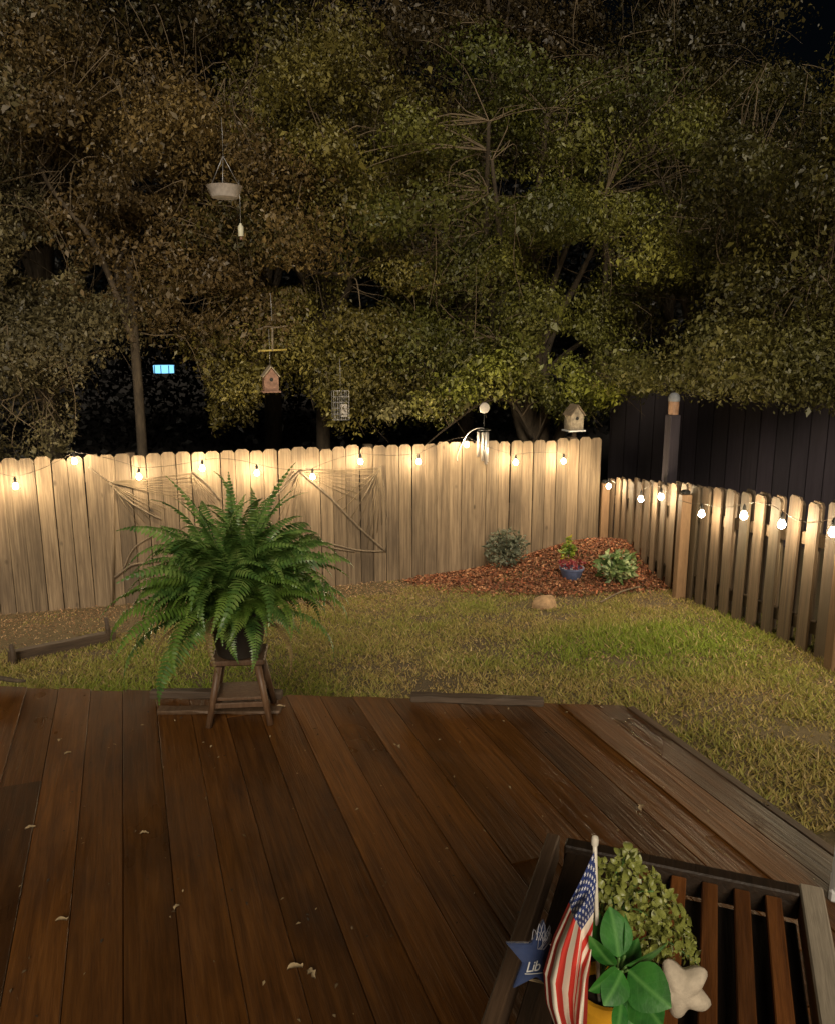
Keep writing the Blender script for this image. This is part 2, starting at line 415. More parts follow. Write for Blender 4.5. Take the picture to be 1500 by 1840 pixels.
for h in (0.2, 0.78):
    p = RF_A; q = RF_A + RF_D*RL; c = (p+q)/2
    L = math.hypot(RL, 0.1268*RL)
    me = bx((0, 0, 0), (L, 0.038, 0.085), 0.003)
    link('rail', me, M['picket_side'], side, (c.x-SO.x, c.y-SO.y, rf_z(RL/2)+h-SO.z), Euler((0, -math.atan(0.1268), rf_ang)))
for kk, t in enumerate((0.03, 2.36, 4.75, 7.1)):
    p = RF_A + RF_D*t + RF_N*0.105
    po = link('fence_post', bx((0, 0, 0), (0.09, 0.09, 1.25), 0.005), M['post_new'], side, (p.x-SO.x, p.y-SO.y, rf_z(t)+0.35-SO.z), (0, 0, rf_ang))
    if kk < 2: link('post_cap', bx((0, 0, 0), (0.07, 0.07, 0.035), 0.012), M['black'], po, (0, 0, 0.642), (0, 0.1, 0.3))

# ------------------------------------------------------------------ string lights
bulb_me = lathe([(0.0, -0.060), (0.013, -0.057), (0.022, -0.045), (0.0245, -0.034), (0.021, -0.020), (0.013, -0.008), (0.012, 0.0)], 10, 'bulb')
sock_me = lathe([(0.011, 0.0), (0.013, 0.004), (0.012, 0.036), (0.007, 0.046), (0.003, 0.056)], 8, 'socket')
def string(name, pts, label, sag, cat='string lights'):
    root = thing(name, pts[len(pts)//2], label, cat); o = Vector(root.location)
    path = []
    for i, p in enumerate(pts):
        p = Vector(p)
        s = link('socket', sock_me, M['black'], root, p-o); link('bulb', bulb_me, M['bulb'], s)
        top = p + Vector((0, 0, 0.055)); path.append(top)
        if i < len(pts)-1:
            q = Vector(pts[i+1]) + Vector((0, 0, 0.055))
            for t in (0.25, 0.5, 0.75):
                path.append(top.lerp(q, t) - Vector((0, 0, sag[i % len(sag)]*4*t*(1-t))))
    link('cable', tubes([([p-o for p in path], 0.0024)], 5, 'cable'), M['cable'], root)
    return root
bpx = [(28, 874), (134, 829), (250, 857), (364, 842), (462, 850), (562, 857), (648, 830), (752, 830), (838, 799), (926, 831), (1012, 829)]
BO = 0.19
def on_bf(px, py, off=0.0):
    n = Vector((-BF_SL, 1, 0)).normalized(); return onplane(px, py, Vector((0, BF_Y0, 0)) - n*off, n)
pts = [on_bf(px, py, BO) + Vector((0, 0, 0.034)) for px, py in bpx]
left_extra = [Vector((pts[0].x-0.62*j, bf_y(pts[0].x-0.62*j)-BO, pts[0].z + (0.1 if j % 2 else 0.0))) for j in (3, 2, 1)]
string('string_lights', left_extra + pts, 'warm bulb string lights along the tall solid fence', [-0.02, 0.02, -0.03, 0.03])
def on_rf(px, py, off=0.0):
    n = Vector((RF_N.x, RF_N.y, 0)); return onplane(px, py, Vector((RF_A.x, RF_A.y, 0)) + n*off, n)
rpx = [(1093, 874), (1151, 897), (1187, 893), (1260, 924), (1336, 927), (1404, 943), (1496, 957)]
rp = [on_rf(px, py, 0.20) + Vector((0, 0, 0.034)) for px, py in rpx]
for j in range(1, 3):
    d = Vector((RF_D.x, RF_D.y, 0.1268)).normalized(); rp.append(rp[6] + d*(0.6*j) + Vector((0, 0, 0.04*(j % 2))))
string('string_lights', rp, 'warm bulb string lights along the low gapped shadowbox fence', [0.03, -0.03, 0.05])

# ------------------------------------------------------------------ vegetation on the ground
M['grass'] = mat_tint('grass_blades', 0.7, 0.3)
M['chips'] = mat_tint('leaf_mulch', 0.85, 0.1)
def vnoise(x, y, s, o=0.0):
    return np.array([mnoise.noise(Vector((a*s+o, b*s-o, o*0.7))) for a, b in zip(x, y)])
BED = [on_ground(px, py) for px, py in ((600, 1062), (760, 1058), (880, 1088), (1000, 1098), (1120, 1104), (1215, 1108))]
def bed_weight(x, y):
    """1 inside the mulch corner, 0 on the lawn."""
    d = np.sqrt(((x-4.75)/1.9)**2 + ((y-7.75)/1.6)**2)
    return np.clip((1.12-d)/0.22, 0, 1)
def build_grass(n=330000):
    u = R.random(n); x = R.uniform(-3.2, 5.6, n); y = 2.0 + 6.3*u**1.15
    keep = (y > DK_A + DK_S*x + 0.06) | (x > DK_R + 0.11)
    rx = RF_A.x + (y-RF_A.y)*(RF_B.x-RF_A.x)/(RF_B.y-RF_A.y)
    keep &= (x < rx + 0.25)
    x, y = x[keep], y[keep]
    n1 = vnoise(x, y, 0.9); n2 = vnoise(x, y, 3.1, 5.0); n3 = vnoise(x, y, 9.0, 9.0)
    bw = bed_weight(x, y)
    fd = (BF_Y0 + BF_SL*x) - y                                    # distance to the back fence
    litter = np.clip((1.70 - 0.40*np.clip(x-0.5, 0, 2) - fd + 0.7*n1)/0.45, 0, 1)
    lush = np.exp(-(((x-3.35)/0.85)**2 + ((y-4.6)/0.6)**2)) + 0.9*np.exp(-(((x+0.05)/0.9)**2 + ((y-4.75)/0.7)**2))
    dens = 0.74 + 0.75*n2 + 0.35*n3 + 0.5*lush - 1.0*bw - 0.92*litter
    k = R.random(len(x)) < dens
    x, y, n1, n2, n3, lush, litter = [a[k] for a in (x, y, n1, n2, n3, lush, litter)]
    m = len(x)
    z = gz_np(x, y) + 0.012*np.sin(x*2.1+y)*np.cos(y*1.7) - 0.004
    h = (0.018 + 0.020*R.random(m))*(1 + 0.35*n2 + 0.4*lush)*(1-0.35*litter)
    a = R.uniform(0, 2*np.pi, m); lean = R.normal(0, 0.8, (m, 2))
    wd = 0.0042 + 0.003*R.random(m)
    P = np.stack([x, y, z], 1); sx = np.stack([np.cos(a), np.sin(a), 0*a], 1)*wd[:, None]
    tip = P + np.stack([lean[:, 0]*h, lean[:, 1]*h, h], 1)
    V = np.stack([P-sx, P+sx, tip], 1).reshape(-1, 3)
    g = np.clip(0.36 + 1.1*lush + 0.45*n1 + 0.25*n2 + R.normal(0, 0.16, m), 0, 1)[:, None]
    dry = np.array([0.36, 0.26, 0.095]); green = np.array([0.19, 0.255, 0.026]); straw = np.array([0.46, 0.35, 0.16])
    c = dry*(1-g) + green*g
    st = (R.random(m) < 0.10)[:, None]; c = np.where(st, straw, c)*R.uniform(0.65, 1.25, (m, 1))
    C4 = np.concatenate([c, np.ones((m, 1))], 1)
    me = np_mesh('lawn_grass', V, 3, np.repeat(C4, 3, 0), [M['grass']])
    tag(link('lawn_grass', me), 'patchy dry and green lawn grass between deck and fences', 'grass', kind='stuff')
build_grass()
def chips(name, x, y, L, W, cols, lift, label, cat):
    m = len(x); z = gz_np(x, y) + R.uniform(0.004, lift, m)
    P = np.stack([x, y, z], 1)
    a = R.uniform(0, 2*np.pi, m); tilt = R.normal(0, 0.55, m)
    d = np.stack([np.cos(a)*np.cos(tilt), np.sin(a)*np.cos(tilt), np.sin(tilt)], 1)
    b = unit(np.cross(d, np.array([0, 0, 1.0]) + R.normal(0, 0.35, (m, 3)))); nn = np.cross(b, d)
    L = L[:, None]; W = W[:, None]
    V = np.stack([P-d*L/2, P + b*W/2 + nn*W*0.3, P+d*L/2, P-b*W/2 + nn*W*0.3], 1).reshape(-1, 3)
    c = cols[R.integers(0, len(cols), m)]*R.uniform(0.5, 1.5, (m, 1))
    C4 = np.concatenate([c, np.ones((m, 1))], 1)
    me = np_mesh(name, V, 4, np.repeat(C4, 4, 0), [M['chips']])
    return tag(link(name, me), label, cat, kind='stuff')
n = 36000
x = R.uniform(2.3, 5.6, n); y = R.uniform(5.6, 8.15, n)
rx = RF_A.x + (y-RF_A.y)*(RF_B.x-RF_A.x)/(RF_B.y-RF_A.y)
k = (R.random(n) < bed_weight(x, y)*1.1) & (x < rx+0.2) & (y < BF_Y0+BF_SL*x-0.02)
x, y = x[k], y[k]
red = np.array([(0.20, 0.062, 0.026), (0.27, 0.10, 0.045), (0.12, 0.040, 0.020), (0.34, 0.17, 0.085), (0.16, 0.07, 0.035)])
chips('leaf_mulch', x, y, R.uniform(0.02, 0.055, len(x)), R.uniform(0.012, 0.03, len(x)), red, 0.035,
      'reddish brown leaf mulch heaped in the fence corner', 'mulch')
n = 13000
x = R.uniform(-3.3, 5.0, n); fd = np.abs(R.normal(0, 0.85, n)); y = BF_Y0+BF_SL*x - 0.03 - fd
y2 = R.uniform(3.0, 8.0, 3500); x2 = R.uniform(-2, 4.8, 3500)
x = np.concatenate([x, x2]); y = np.concatenate([y, y2])
rx = RF_A.x + (y-RF_A.y)*(RF_B.x-RF_A.x)/(RF_B.y-RF_A.y)
k = ((y > DK_A + DK_S*x + 0.05) | (x > DK_R+0.11)) & (x < rx) & (y < BF_Y0+BF_SL*x-0.02)
x, y = x[k], y[k]
brown = np.array([(0.22, 0.12, 0.06), (0.28, 0.17, 0.09), (0.13, 0.075, 0.04), (0.33, 0.22, 0.12)])
chips('leaf_litter', x, y, R.uniform(0.012, 0.032, len(x)), R.uniform(0.006, 0.014, len(x)), brown, 0.03,
      'brown fallen leaf litter strewn along the foot of the fence', 'leaf litter')

# ------------------------------------------------------------------ trees
M['tree_leaf'] = mat_tint('tree_leaf', 0.5, 0.22)
PAL = [((0.085, 0.070, 0.014), (0.185, 0.158, 0.034)), ((0.098, 0.064, 0.022), (0.19, 0.132, 0.044)), ((0.062, 0.068, 0.012), (0.17, 0.165, 0.030)), ((0.092, 0.078, 0.036), (0.21, 0.175, 0.080)),
       ((0.030, 0.025, 0.006), (0.060, 0.048, 0.012)), ((0.036, 0.025, 0.008), (0.062, 0.043, 0.015)), ((0.045, 0.042, 0.009), (0.105, 0.092, 0.020))]  # last three palettes darkened: night fade at top and right put into leaf colour
def leaf_quads_n(P, N_, L, W):
    n = len(P); a = R.normal(size=(n, 3)); a[:, 2] -= 1.1
    a = unit(a - N_*np.sum(a*N_, 1, keepdims=True)); b = np.cross(N_, a)
    L = L[:, None]; W = W[:, None]
    return np.stack([P, P + a*L*0.45 + b*W*0.5 + N_*W*0.2, P + a*L - N_*L*0.15, P + a*L*0.45 - b*W*0.5 + N_*W*0.2], 1).reshape(-1, 3)
LIM_X = [-400, 0, 120, 150, 205, 240, 300, 360, 385, 455, 480, 560, 600, 690, 720, 800, 850, 960, 1000, 1090, 1110, 1200, 1240, 1500, 1900]
LIM_Y = [840, 835, 830, 700, 625, 640, 612, 655, 775, 745, 690, 700, 775, 775, 740, 765, 712, 705, 745, 740, 705, 702, 712, 735, 735]
GAPS = [(75, 470, 50, 35), (265, 330, 32, 18), (510, 497, 45, 18), (655, 525, 38, 34), (350, 545, 24, 18), (1010, 640, 50, 50), (915, 335, 40, 16), (1215, 560, 24, 36), (1130, 330, 34, 14), (1040, 470, 36, 40), (175, 500, 26, 30)]
def crown_filter(P, jitter=14):
    px, py = project(P)
    ok = py < np.interp(px, LIM_X, LIM_Y) + R.normal(0, jitter, len(P))
    for gx, gy, rx_, ry_ in GAPS:
        q = ((px-gx)/rx_)**2 + ((py-gy)/ry_)**2
        ok &= (q > 1.0 + R.normal(0, 0.22, len(P)))
    return ok
def build_tree(name, base, fork, crowns, nclump, per, leafL, mat, label, seed, trunk_r=0.12, bark='bark', limbs=8, group='trees beyond the fence', stems=None, clump_r=0.30, filt=True, extra=None, exl=1.25):
    rg = random.Random(seed)
    root = thing(name, base, label, 'tree', group); o = np.array(base); ov = Vector(base)
    C = []
    for (cx, cy, cz, rx_, ry_, rz_, wt) in crowns:
        m = int(nclump*wt)
        d = unit(R.normal(size=(m, 3))); r = R.random(m)**0.45
        C.append(np.array([cx, cy, cz]) + d*r[:, None]*np.array([rx_, ry_, rz_]))
    C = np.concatenate(C)
    if filt: C = C[crown_filter(C, 10)]
    # limbs
    fork = Vector(fork); paths = []
    tp = smooth_path([ov - Vector((0, 0, 0.15)), ov.lerp(fork, 0.5) + Vector((rg.uniform(-.08, .08), rg.uniform(-.08, .08), 0)), fork], 4)
    tr = [trunk_r*(1.25 if i == 0 else 1.0 - 0.35*i/len(tp)) for i in range(len(tp))]
    link('trunk', tubes([([p-ov for p in tp], tr)], 9, 'trunk'), M[bark], root)
    limb_pts = [np.array(fork)]
    for j in range(limbs):
        tgt = Vector(C[R.integers(0, len(C))])
        mid = fork.lerp(tgt, 0.5) + Vector((rg.uniform(-.3, .3), rg.uniform(-.3, .3), rg.uniform(0.0, 0.5)))
        start = fork.lerp(ov, rg.uniform(0, 0.25))
        pth = smooth_path([start, start.lerp(mid, 0.5) + Vector((rg.uniform(-.12, .12), rg.uniform(-.12, .12), rg.uniform(-.05, .2))), mid, tgt], 4)
        paths.append((pth, [trunk_r*0.55*(1-0.85*i/(len(pth)-1)) + 0.006 for i in range(len(pth))]))
        limb_pts += [np.array(p) for p in pth[2:]]
    for st in (stems or []):
        pth = smooth_path(st[0], 5); paths.append((pth, [st[1] + (st[2]-st[1])*i/(len(pth)-1) for i in range(len(pth))]))
        limb_pts += [np.array(p) for p in pth[2:]]
    for pth, rr in paths:
        link('limb', tubes([([p-ov for p in pth], rr)], 6, 'limb'), M[bark], root)
    LP = np.array(limb_pts)
    # twigs out to the clumps, and hanging strands
    bm = bmesh.new()
    for c in C:
        if rg.random() < 0.75:
            dd = np.linalg.norm(LP-c, axis=1); s = Vector(LP[np.argmin(dd)]); e = Vector(c)
            if (s-e).length > 0.1:
                m1 = s.lerp(e, 0.5) + Vector((rg.uniform(-.15, .15), rg.uniform(-.15, .15), rg.uniform(-.05, .2)))
                e2 = e + Vector((rg.uniform(-.35, .35), rg.uniform(-.3, .3), rg.uniform(-.45, .1)))
                tube(bm, [p-ov for p in smooth_path([s, m1, e, e2], 3)], [0.010, 0.010, 0.009, 0.008, 0.007, 0.006, 0.005, 0.004, 0.003, 0.002], 3, False)
    for q in range(90):
        c = Vector(C[R.integers(0, len(C))]); L = rg.uniform(0.3, 0.9)
        pp = np.array([[c.x, c.y, c.z-L]])
        if filt and not crown_filter(pp, 25)[0]: continue
        tube(bm, [p-ov for p in smooth_path([c, c + Vector((rg.uniform(-.08, .08), rg.uniform(-.08, .08), -L*0.5)), c + Vector((rg.uniform(-.1, .1), rg.uniform(-.1, .1), -L))], 3)], [0.006, 0.005, 0.005, 0.004, 0.004, 0.003, 0.002], 3, False)
    tag(link('twigs', mesh_of(bm, 'twigs', True), M['twig'], root), kind='stuff')
    # leafy boughs: flattened drooping lobes whose leaves face outward
    nb = max(6, int(len(C)/6.0)); B_ = C[R.permutation(len(C))[:nb]]; npb = int(len(C)*per/nb)
    size = (0.62*R.uniform(0.6, 1.3, nb))[:, None]*np.array([[1.0, 0.8, 0.58]])
    size = size*(clump_r/0.30)
    base_c = np.array(PAL[mat]); tn = np.array([mnoise.noise(Vector(c*0.9)) for c in B_])
    mixw = np.clip(0.45 + 0.9*tn + R.normal(0, 0.22, nb), 0, 1)[:, None]
    bc = base_c[0]*(1-mixw) + base_c[1]*mixw; bc = bc*R.uniform(0.55, 1.45, (nb, 1))
    cnt_ = np.full(nb, npb)
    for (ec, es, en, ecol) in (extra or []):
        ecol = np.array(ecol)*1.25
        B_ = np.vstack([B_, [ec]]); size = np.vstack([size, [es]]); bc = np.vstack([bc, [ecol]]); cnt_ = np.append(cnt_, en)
    idx = np.repeat(np.arange(len(B_)), cnt_); n = len(idx)
    d = unit(R.normal(size=(n, 3)) + np.array([0, -0.25, 0.15])); r = R.random(n)**0.38
    P = d*r[:, None]; hr = P[:, 0]**2 + P[:, 1]**2
    ang = np.arctan2(P[:, 1], P[:, 0]); lob = 1 + 0.28*np.sin(ang*3 + idx*1.7) + 0.18*np.sin(ang*7 + idx*2.9)
    P = P*np.stack([lob, lob, np.ones(n)], 1)
    P = P*size[idx]; P[:, 2] -= 0.55*hr*size[idx, 2]; P = P + B_[idx] + R.normal(0, 0.035, (n, 3))
    N_ = unit(d + R.normal(0, 0.55, (n, 3))); cc = bc[idx]*R.uniform(0.6, 1.45, (n, 1))
    if filt:
        k = crown_filter(P, 12); k |= idx >= nb; P, N_, cc = P[k], N_[k], cc[k]; idx = idx[k]
    big = np.where(idx >= nb, exl, 1.0)
    L = leafL*np.exp(R.normal(0, 0.38, len(P)))*big*0.90; W = L*R.uniform(0.35, 0.6, len(P))
    V = leaf_quads_n(P-o, N_, L, W)
    C4 = np.concatenate([np.clip(cc, 0, 0.5), np.ones((len(P), 1))], 1)
    link('crown', np_mesh('crown', V, 4, np.repeat(C4, 4, 0), [M['tree_leaf']]), None, root)
    return root
GB = -1.06
SPRAYS2 = [(np.array(ony(px, py, yy)), np.array([sx, 0.4, sz]), int(nn*1.6), np.array(c)) for px, py, yy, sx, sz, nn, c in (
    (1150, 668, 8.0, 0.5, 0.22, 900, (0.085, 0.08, 0.02)), (1235, 660, 7.2, 0.5, 0.26, 1100, (0.09, 0.085, 0.02)), (1310, 668, 6.6, 0.5, 0.26, 1200, (0.075, 0.07, 0.018)), (1380, 664, 6.2, 0.5, 0.28, 1200, (0.09, 0.082, 0.02)), (1450, 672, 5.9, 0.5, 0.30, 1300, (0.07, 0.066, 0.018)), (1520, 660, 5.7, 0.5, 0.3, 1200, (0.07, 0.066, 0.018)),
    (1345, 620, 6.5, 0.6, 0.3, 1300, (0.10, 0.09, 0.022)), (1270, 610, 7.0, 0.5, 0.3, 1000, (0.08, 0.076, 0.02)), (1440, 615, 6.1, 0.6, 0.3, 1300, (0.085, 0.08, 0.02)))]
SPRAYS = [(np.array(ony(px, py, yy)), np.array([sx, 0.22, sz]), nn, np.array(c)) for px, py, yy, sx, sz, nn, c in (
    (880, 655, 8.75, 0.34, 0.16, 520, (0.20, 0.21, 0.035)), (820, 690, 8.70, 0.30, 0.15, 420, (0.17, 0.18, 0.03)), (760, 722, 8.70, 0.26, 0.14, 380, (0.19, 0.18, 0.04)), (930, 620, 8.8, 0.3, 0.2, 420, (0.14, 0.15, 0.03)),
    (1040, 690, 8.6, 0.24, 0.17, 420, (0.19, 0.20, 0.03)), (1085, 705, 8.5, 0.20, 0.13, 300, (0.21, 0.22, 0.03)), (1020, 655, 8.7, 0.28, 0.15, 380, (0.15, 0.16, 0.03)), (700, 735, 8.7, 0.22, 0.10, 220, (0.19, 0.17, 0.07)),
    (1130, 660, 8.3, 0.24, 0.14, 300, (0.13, 0.13, 0.03)))]  # low sprays tinted brighter, light of the nearby bulbs put into the leaf colour
build_tree('oak_tree', (5.15, 9.55, GB), (4.95, 9.6, 0.55), [(4.3, 9.6, 2.9, 2.2, 1.1, 2.2, 0.6), (4.9, 9.2, 1.15, 1.8, 0.5, 0.6, 0.25), (6.3, 9.8, 3.3, 1.8, 1.2, 2.0, 0.35)],
           430, 290, 0.044, 2, 'broad evergreen oak with several leaning stems behind the fence corner', 3, 0.17, 'bark', 8,
           stems=[([(5.0, 9.55, 0.0), (4.75, 9.5, 0.65), (4.55, 9.5, 1.3), (4.2, 9.6, 2.6)], 0.075, 0.03),
                  ([(5.2, 9.6, 0.0), (5.25, 9.7, 1.0), (5.1, 9.8, 2.5), (5.3, 9.9, 4.4)], 0.10, 0.04),
                  ([(5.4, 9.6, 0.1), (5.75, 9.6, 1.1), (6.0, 9.5, 1.9), (5.95, 9.5, 3.4)], 0.08, 0.03),
                  ([(4.95, 9.4, 0.30), (4.55, 9.2, 0.78), (4.1, 9.05, 0.82), (3.6, 8.95, 0.55), (3.3, 8.9, 0.35)], 0.026, 0.008)],
           extra=SPRAYS)
build_tree('slender_tree', (0.10, 9.0, GB), (0.12, 9.2, 2.3), [(0.4, 9.6, 3.0, 1.7, 1.0, 2.0, 1.0)], 330, 290, 0.044, 1,
           'slender dark trunked tree rising behind the fence with brownish foliage', 5, 0.062, 'bark', 7)
build_tree('bushy_tree', (-1.75, 9.5, GB), (-1.6, 9.6, 0.7), [(-1.1, 9.4, 1.4, 1.25, 0.7, 2.2, 0.6), (-1.4, 9.8, 3.6, 1.6, 1.1, 1.9, 0.6)], 330, 290, 0.042, 3,
           'low bushy grey green tree reaching down to the fence top', 6, 0.08, 'bark', 8)
build_tree('tangled_tree', (2.45, 10.2, GB), (2.4, 10.2, 1.6), [(2.4, 9.9, 3.1, 1.7, 1.0, 2.3, 0.8), (2.2, 9.3, 1.15, 1.5, 0.4, 0.6, 0.25)], 400, 290, 0.042, 0,
           'tangled olive tree with drooping twigs above the middle of the fence', 8, 0.11, 'bark', 9)
build_tree('dense_tree', (8.3, 10.2, GB), (8.2, 10.2, 1.6), [(8.0, 10.0, 3.3, 2.2, 1.3, 2.2, 1.0)], 330, 230, 0.047, 6,
           'dense green tree standing behind the dark shed', 9, 0.14, 'bark', 7)
build_tree('dense_tree', (8.9, 6.6, GB), (8.6, 6.6, 1.9), [(7.6, 7.0, 3.1, 1.6, 1.5, 1.9, 0.85), (7.5, 6.9, 1.75, 1.4, 0.9, 0.6, 0.25)], 360, 230, 0.044, 6,
           'olive tree leaning over the roof of the dark shed', 10, 0.14, 'bark', 7, extra=SPRAYS2, exl=0.95)
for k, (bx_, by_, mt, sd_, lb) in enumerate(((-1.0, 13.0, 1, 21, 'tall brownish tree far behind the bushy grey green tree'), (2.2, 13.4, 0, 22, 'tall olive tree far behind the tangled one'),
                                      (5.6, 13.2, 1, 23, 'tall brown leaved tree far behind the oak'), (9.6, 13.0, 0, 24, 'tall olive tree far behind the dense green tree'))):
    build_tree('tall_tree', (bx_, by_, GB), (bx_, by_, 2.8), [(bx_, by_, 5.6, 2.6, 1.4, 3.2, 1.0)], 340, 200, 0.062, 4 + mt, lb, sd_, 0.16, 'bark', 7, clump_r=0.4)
# added near-black floor sheet, night shade behind the fences put into its colour
def build_floor():
    xs = np.linspace(-120, 160, 60); ys = np.concatenate([np.linspace(8.7, 30, 22), np.linspace(34, 190, 16)])
    X, Y = np.meshgrid(xs, ys); Z = np.full_like(X, -1.035) + 0.01*np.sin(X*0.7)*np.cos(Y*0.9)
    nx = len(xs); me = bpy.data.meshes.new('night_floor_sheet')
    me.from_pydata(np.stack([X, Y, Z], -1).reshape(-1, 3).tolist(), [], [(j*nx+i, j*nx+i+1, (j+1)*nx+i+1, (j+1)*nx+i) for j in range(len(ys)-1) for i in range(nx-1)])
    tag(link('night_floor_sheet', me, mat_plain('night_floor_dark', (0.010, 0.007, 0.006), 0.95, 0.5, 3.0)), kind='structure')
build_floor()
# far wood behind everything, unlit darkness put into its near-black leaf colour
n = 110000
P = np.stack([R.uniform(-10, 26, n), R.uniform(19, 22, n), -1.0 + 8.5*R.random(n)**0.8], 1)
tag(link('far_woods', np_mesh('far_woods', leaf_quads(P, R.uniform(0.12, 0.26, n), R.uniform(0.06, 0.14, n)), 4, None, [mat_leaf('leaf_far_unlit', (0.0018, 0.0016, 0.0014), (0.0022, 0.002, 0.0016), (0.003, 0.0026, 0.002))])),
    'dark mass of woods far beyond the fence', 'woods', kind='stuff')

# ------------------------------------------------------------------ fern on its stand
SX, SY = 0.365, 3.165
stand = thing('plant_stand', (SX, SY, 0.0), 'small brown wooden plant stand with splayed legs under the fern', 'plant stand', rz=rad(-14))
for sx in (-1, 1):
    for sy in (-1, 1):
        link('leg', tubes([([(sx*0.122, sy*0.105, 0.0), (sx*0.076, sy*0.066, 0.25)], [0.0135, 0.0165])], 6, 'leg'), M['stand'], stand)
link('top', bx((0, 0, 0.262), (0.215, 0.19, 0.022), 0.005), M['stand'], stand)
link('brace', bx((0, -0.090, 0.085), (0.205, 0.014, 0.022), 0.003), M['stand'], stand)
link('brace', bx((0, 0.090, 0.085), (0.205, 0.014, 0.022), 0.003), M['stand'], stand)
link('lower_shelf', bx((0, 0, 0.105), (0.19, 0.16, 0.014), 0.003), M['stand'], stand)
PZ = 0.2735
pot = thing('fern_pot', (SX, SY, PZ), 'dark round pot holding the big fern on the wooden stand', 'pot')
link('vessel', lathe([(0.085, 0.0), (0.090, 0.004), (0.116, 0.165), (0.124, 0.168), (0.124, 0.19), (0.112, 0.19), (0.108, 0.16), (0.0, 0.155)], 22, 'vessel'), M['dark_pot'], pot)
link('soil', lathe([(0.0, 0.158), (0.106, 0.160), (0.09, 0.168), (0.0, 0.17)], 14, 'soil'), mat_plain('potting_soil', (0.02, 0.013, 0.008), 0.95, 0.5, 60), pot)
fernmats = [mat_leaf('fern_green', (0.034, 0.085, 0.022), (0.105, 0.200, 0.044), (0.26, 0.37, 0.10), 12.0, 0.3, 0.35),
            mat_leaf('fern_yellowgreen', (0.05, 0.10, 0.018), (0.11, 0.20, 0.03), (0.20, 0.30, 0.06), 6.0, 0.3, 0.4)]
def frond_mesh(length, elev, droop, wid, seed, mat):
    rg = random.Random(seed); N = 34
    bm = bmesh.new(); p = Vector((0, 0, 0)); a = elev; ds = length/N; pts = [p.copy()]; angs = [a]
    for i in range(N):
        a -= droop/N*(0.35 + 1.3*i/N); p = p + Vector((math.cos(a), 0, math.sin(a)))*ds; pts.append(p.copy()); angs.append(a)
    tube(bm, pts[::3], [0.0028*(1-0.75*i/(len(pts[::3])-1)) for i in range(len(pts[::3]))], 3, False)
    for i in range(3, N+1):
        t = i/N
        w_ = wid*min(1, (t*3.2)**0.8)*(1 - max(0, (t-0.30)/0.72)**1.5)
        w_ = max(w_, wid*0.06)*rg.uniform(0.85, 1.1)
        tan = Vector((math.cos(angs[i]), 0, math.sin(angs[i]))); nrm = Vector((-tan.z, 0, tan.x))
        for s in (-1, 1):
            d = (Vector((0, s, 0))*0.93 + tan*0.30 - nrm*(0.18 + rg.uniform(-.1, .16))).normalized()
            hb = ds*0.44; q = pts[i]
            tip = q + d*w_ - nrm*w_*0.10; m1 = q + d*w_*0.55
            v = [bm.verts.new(q - tan*hb*0.7), bm.verts.new(m1 - tan*hb), bm.verts.new(tip), bm.verts.new(m1 + tan*hb), bm.verts.new(q + tan*hb*0.7)]
            bm.faces.new(v)
    me = mesh_of(bm, 'frond'); me.materials.append(fernmats[mat]); return me
fernmats.append(mat_leaf('fern_withered', (0.08, 0.06, 0.02), (0.16, 0.11, 0.04), (0.24, 0.17, 0.07), 8.0, 0.2, 0.6))
fern = thing('fern', (SX, SY, PZ+0.166), 'large lush green fern spilling over its pot on the wooden stand', 'fern')
variants = [frond_mesh(l, rad(e), rad(d), w_, 30+i, 1 if i in (2, 7) else 0) for i, (l, e, d, w_) in enumerate(
    ((0.60, 78, 105, 0.066), (0.60, 66, 125, 0.070), (0.50, 44, 105, 0.068), (0.58, 70, 140, 0.066), (0.50, 56, 120, 0.072), (0.54, 82, 80, 0.062),
     (0.50, 84, 45, 0.056), (0.56, 48, 140, 0.070), (0.46, 24, 115, 0.070)))]
for i in range(250):
    v = variants[(0, 1, 2, 3, 4, 5, 7, 8, 2, 8)[i % 10]]
    az = i*2.39996 + random.uniform(-.5, .5); s = random.choice((random.uniform(0.8, 1.08), random.uniform(0.5, 0.85))); rr = random.uniform(0.0, 0.09)
    if math.sin(az) < -0.35 and i % 10 in (2, 4, 6, 7, 8, 9): s *= 0.74
    link('frond', v, None, fern, (math.cos(az)*rr, math.sin(az)*rr, random.uniform(-0.01, 0.05)), (rad(random.uniform(-34, 34)), rad(random.uniform(-24, 10)), az), (s*0.98, s, s*1.1))
wither = [frond_mesh(0.46, rad(40), rad(150), 0.035, 71, 2), frond_mesh(0.40, rad(15), rad(120), 0.03, 72, 2)]
for q in range(7):
    az = 0.6 + q*0.93; link('frond', wither[q % 2], None, fern, (0.07*math.cos(az), 0.07*math.sin(az), 0.0), (rad(random.uniform(-30, 30)), 0, az))
# upright fronds against the lit fence
for az, s, tx in ((2.6, 1.02, -4), (0.4, 1.08, 4), (1.5, 0.98, 0), (-0.2, 0.95, 8), (3.3, 0.92, -8)):
    link('frond', variants[6], None, fern, (0.02*math.cos(az), 0.02*math.sin(az), 0.03), (rad(tx), 0, az), (s*1.16, s, s*1.16))

for az, vi, s in ((2.75, 8, 1.15), (3.05, 7, 1.05), (3.3, 8, 1.2), (3.6, 2, 1.1), (3.9, 8, 1.15), (4.05, 7, 0.95), (5.9, 8, 1.0), (6.2, 7, 0.95)):
    link('frond', variants[vi], None, fern, (0.05*math.cos(az), 0.05*math.sin(az), 0.0), (rad(random.uniform(-20, 20)), rad(8), az), (s, s, s))

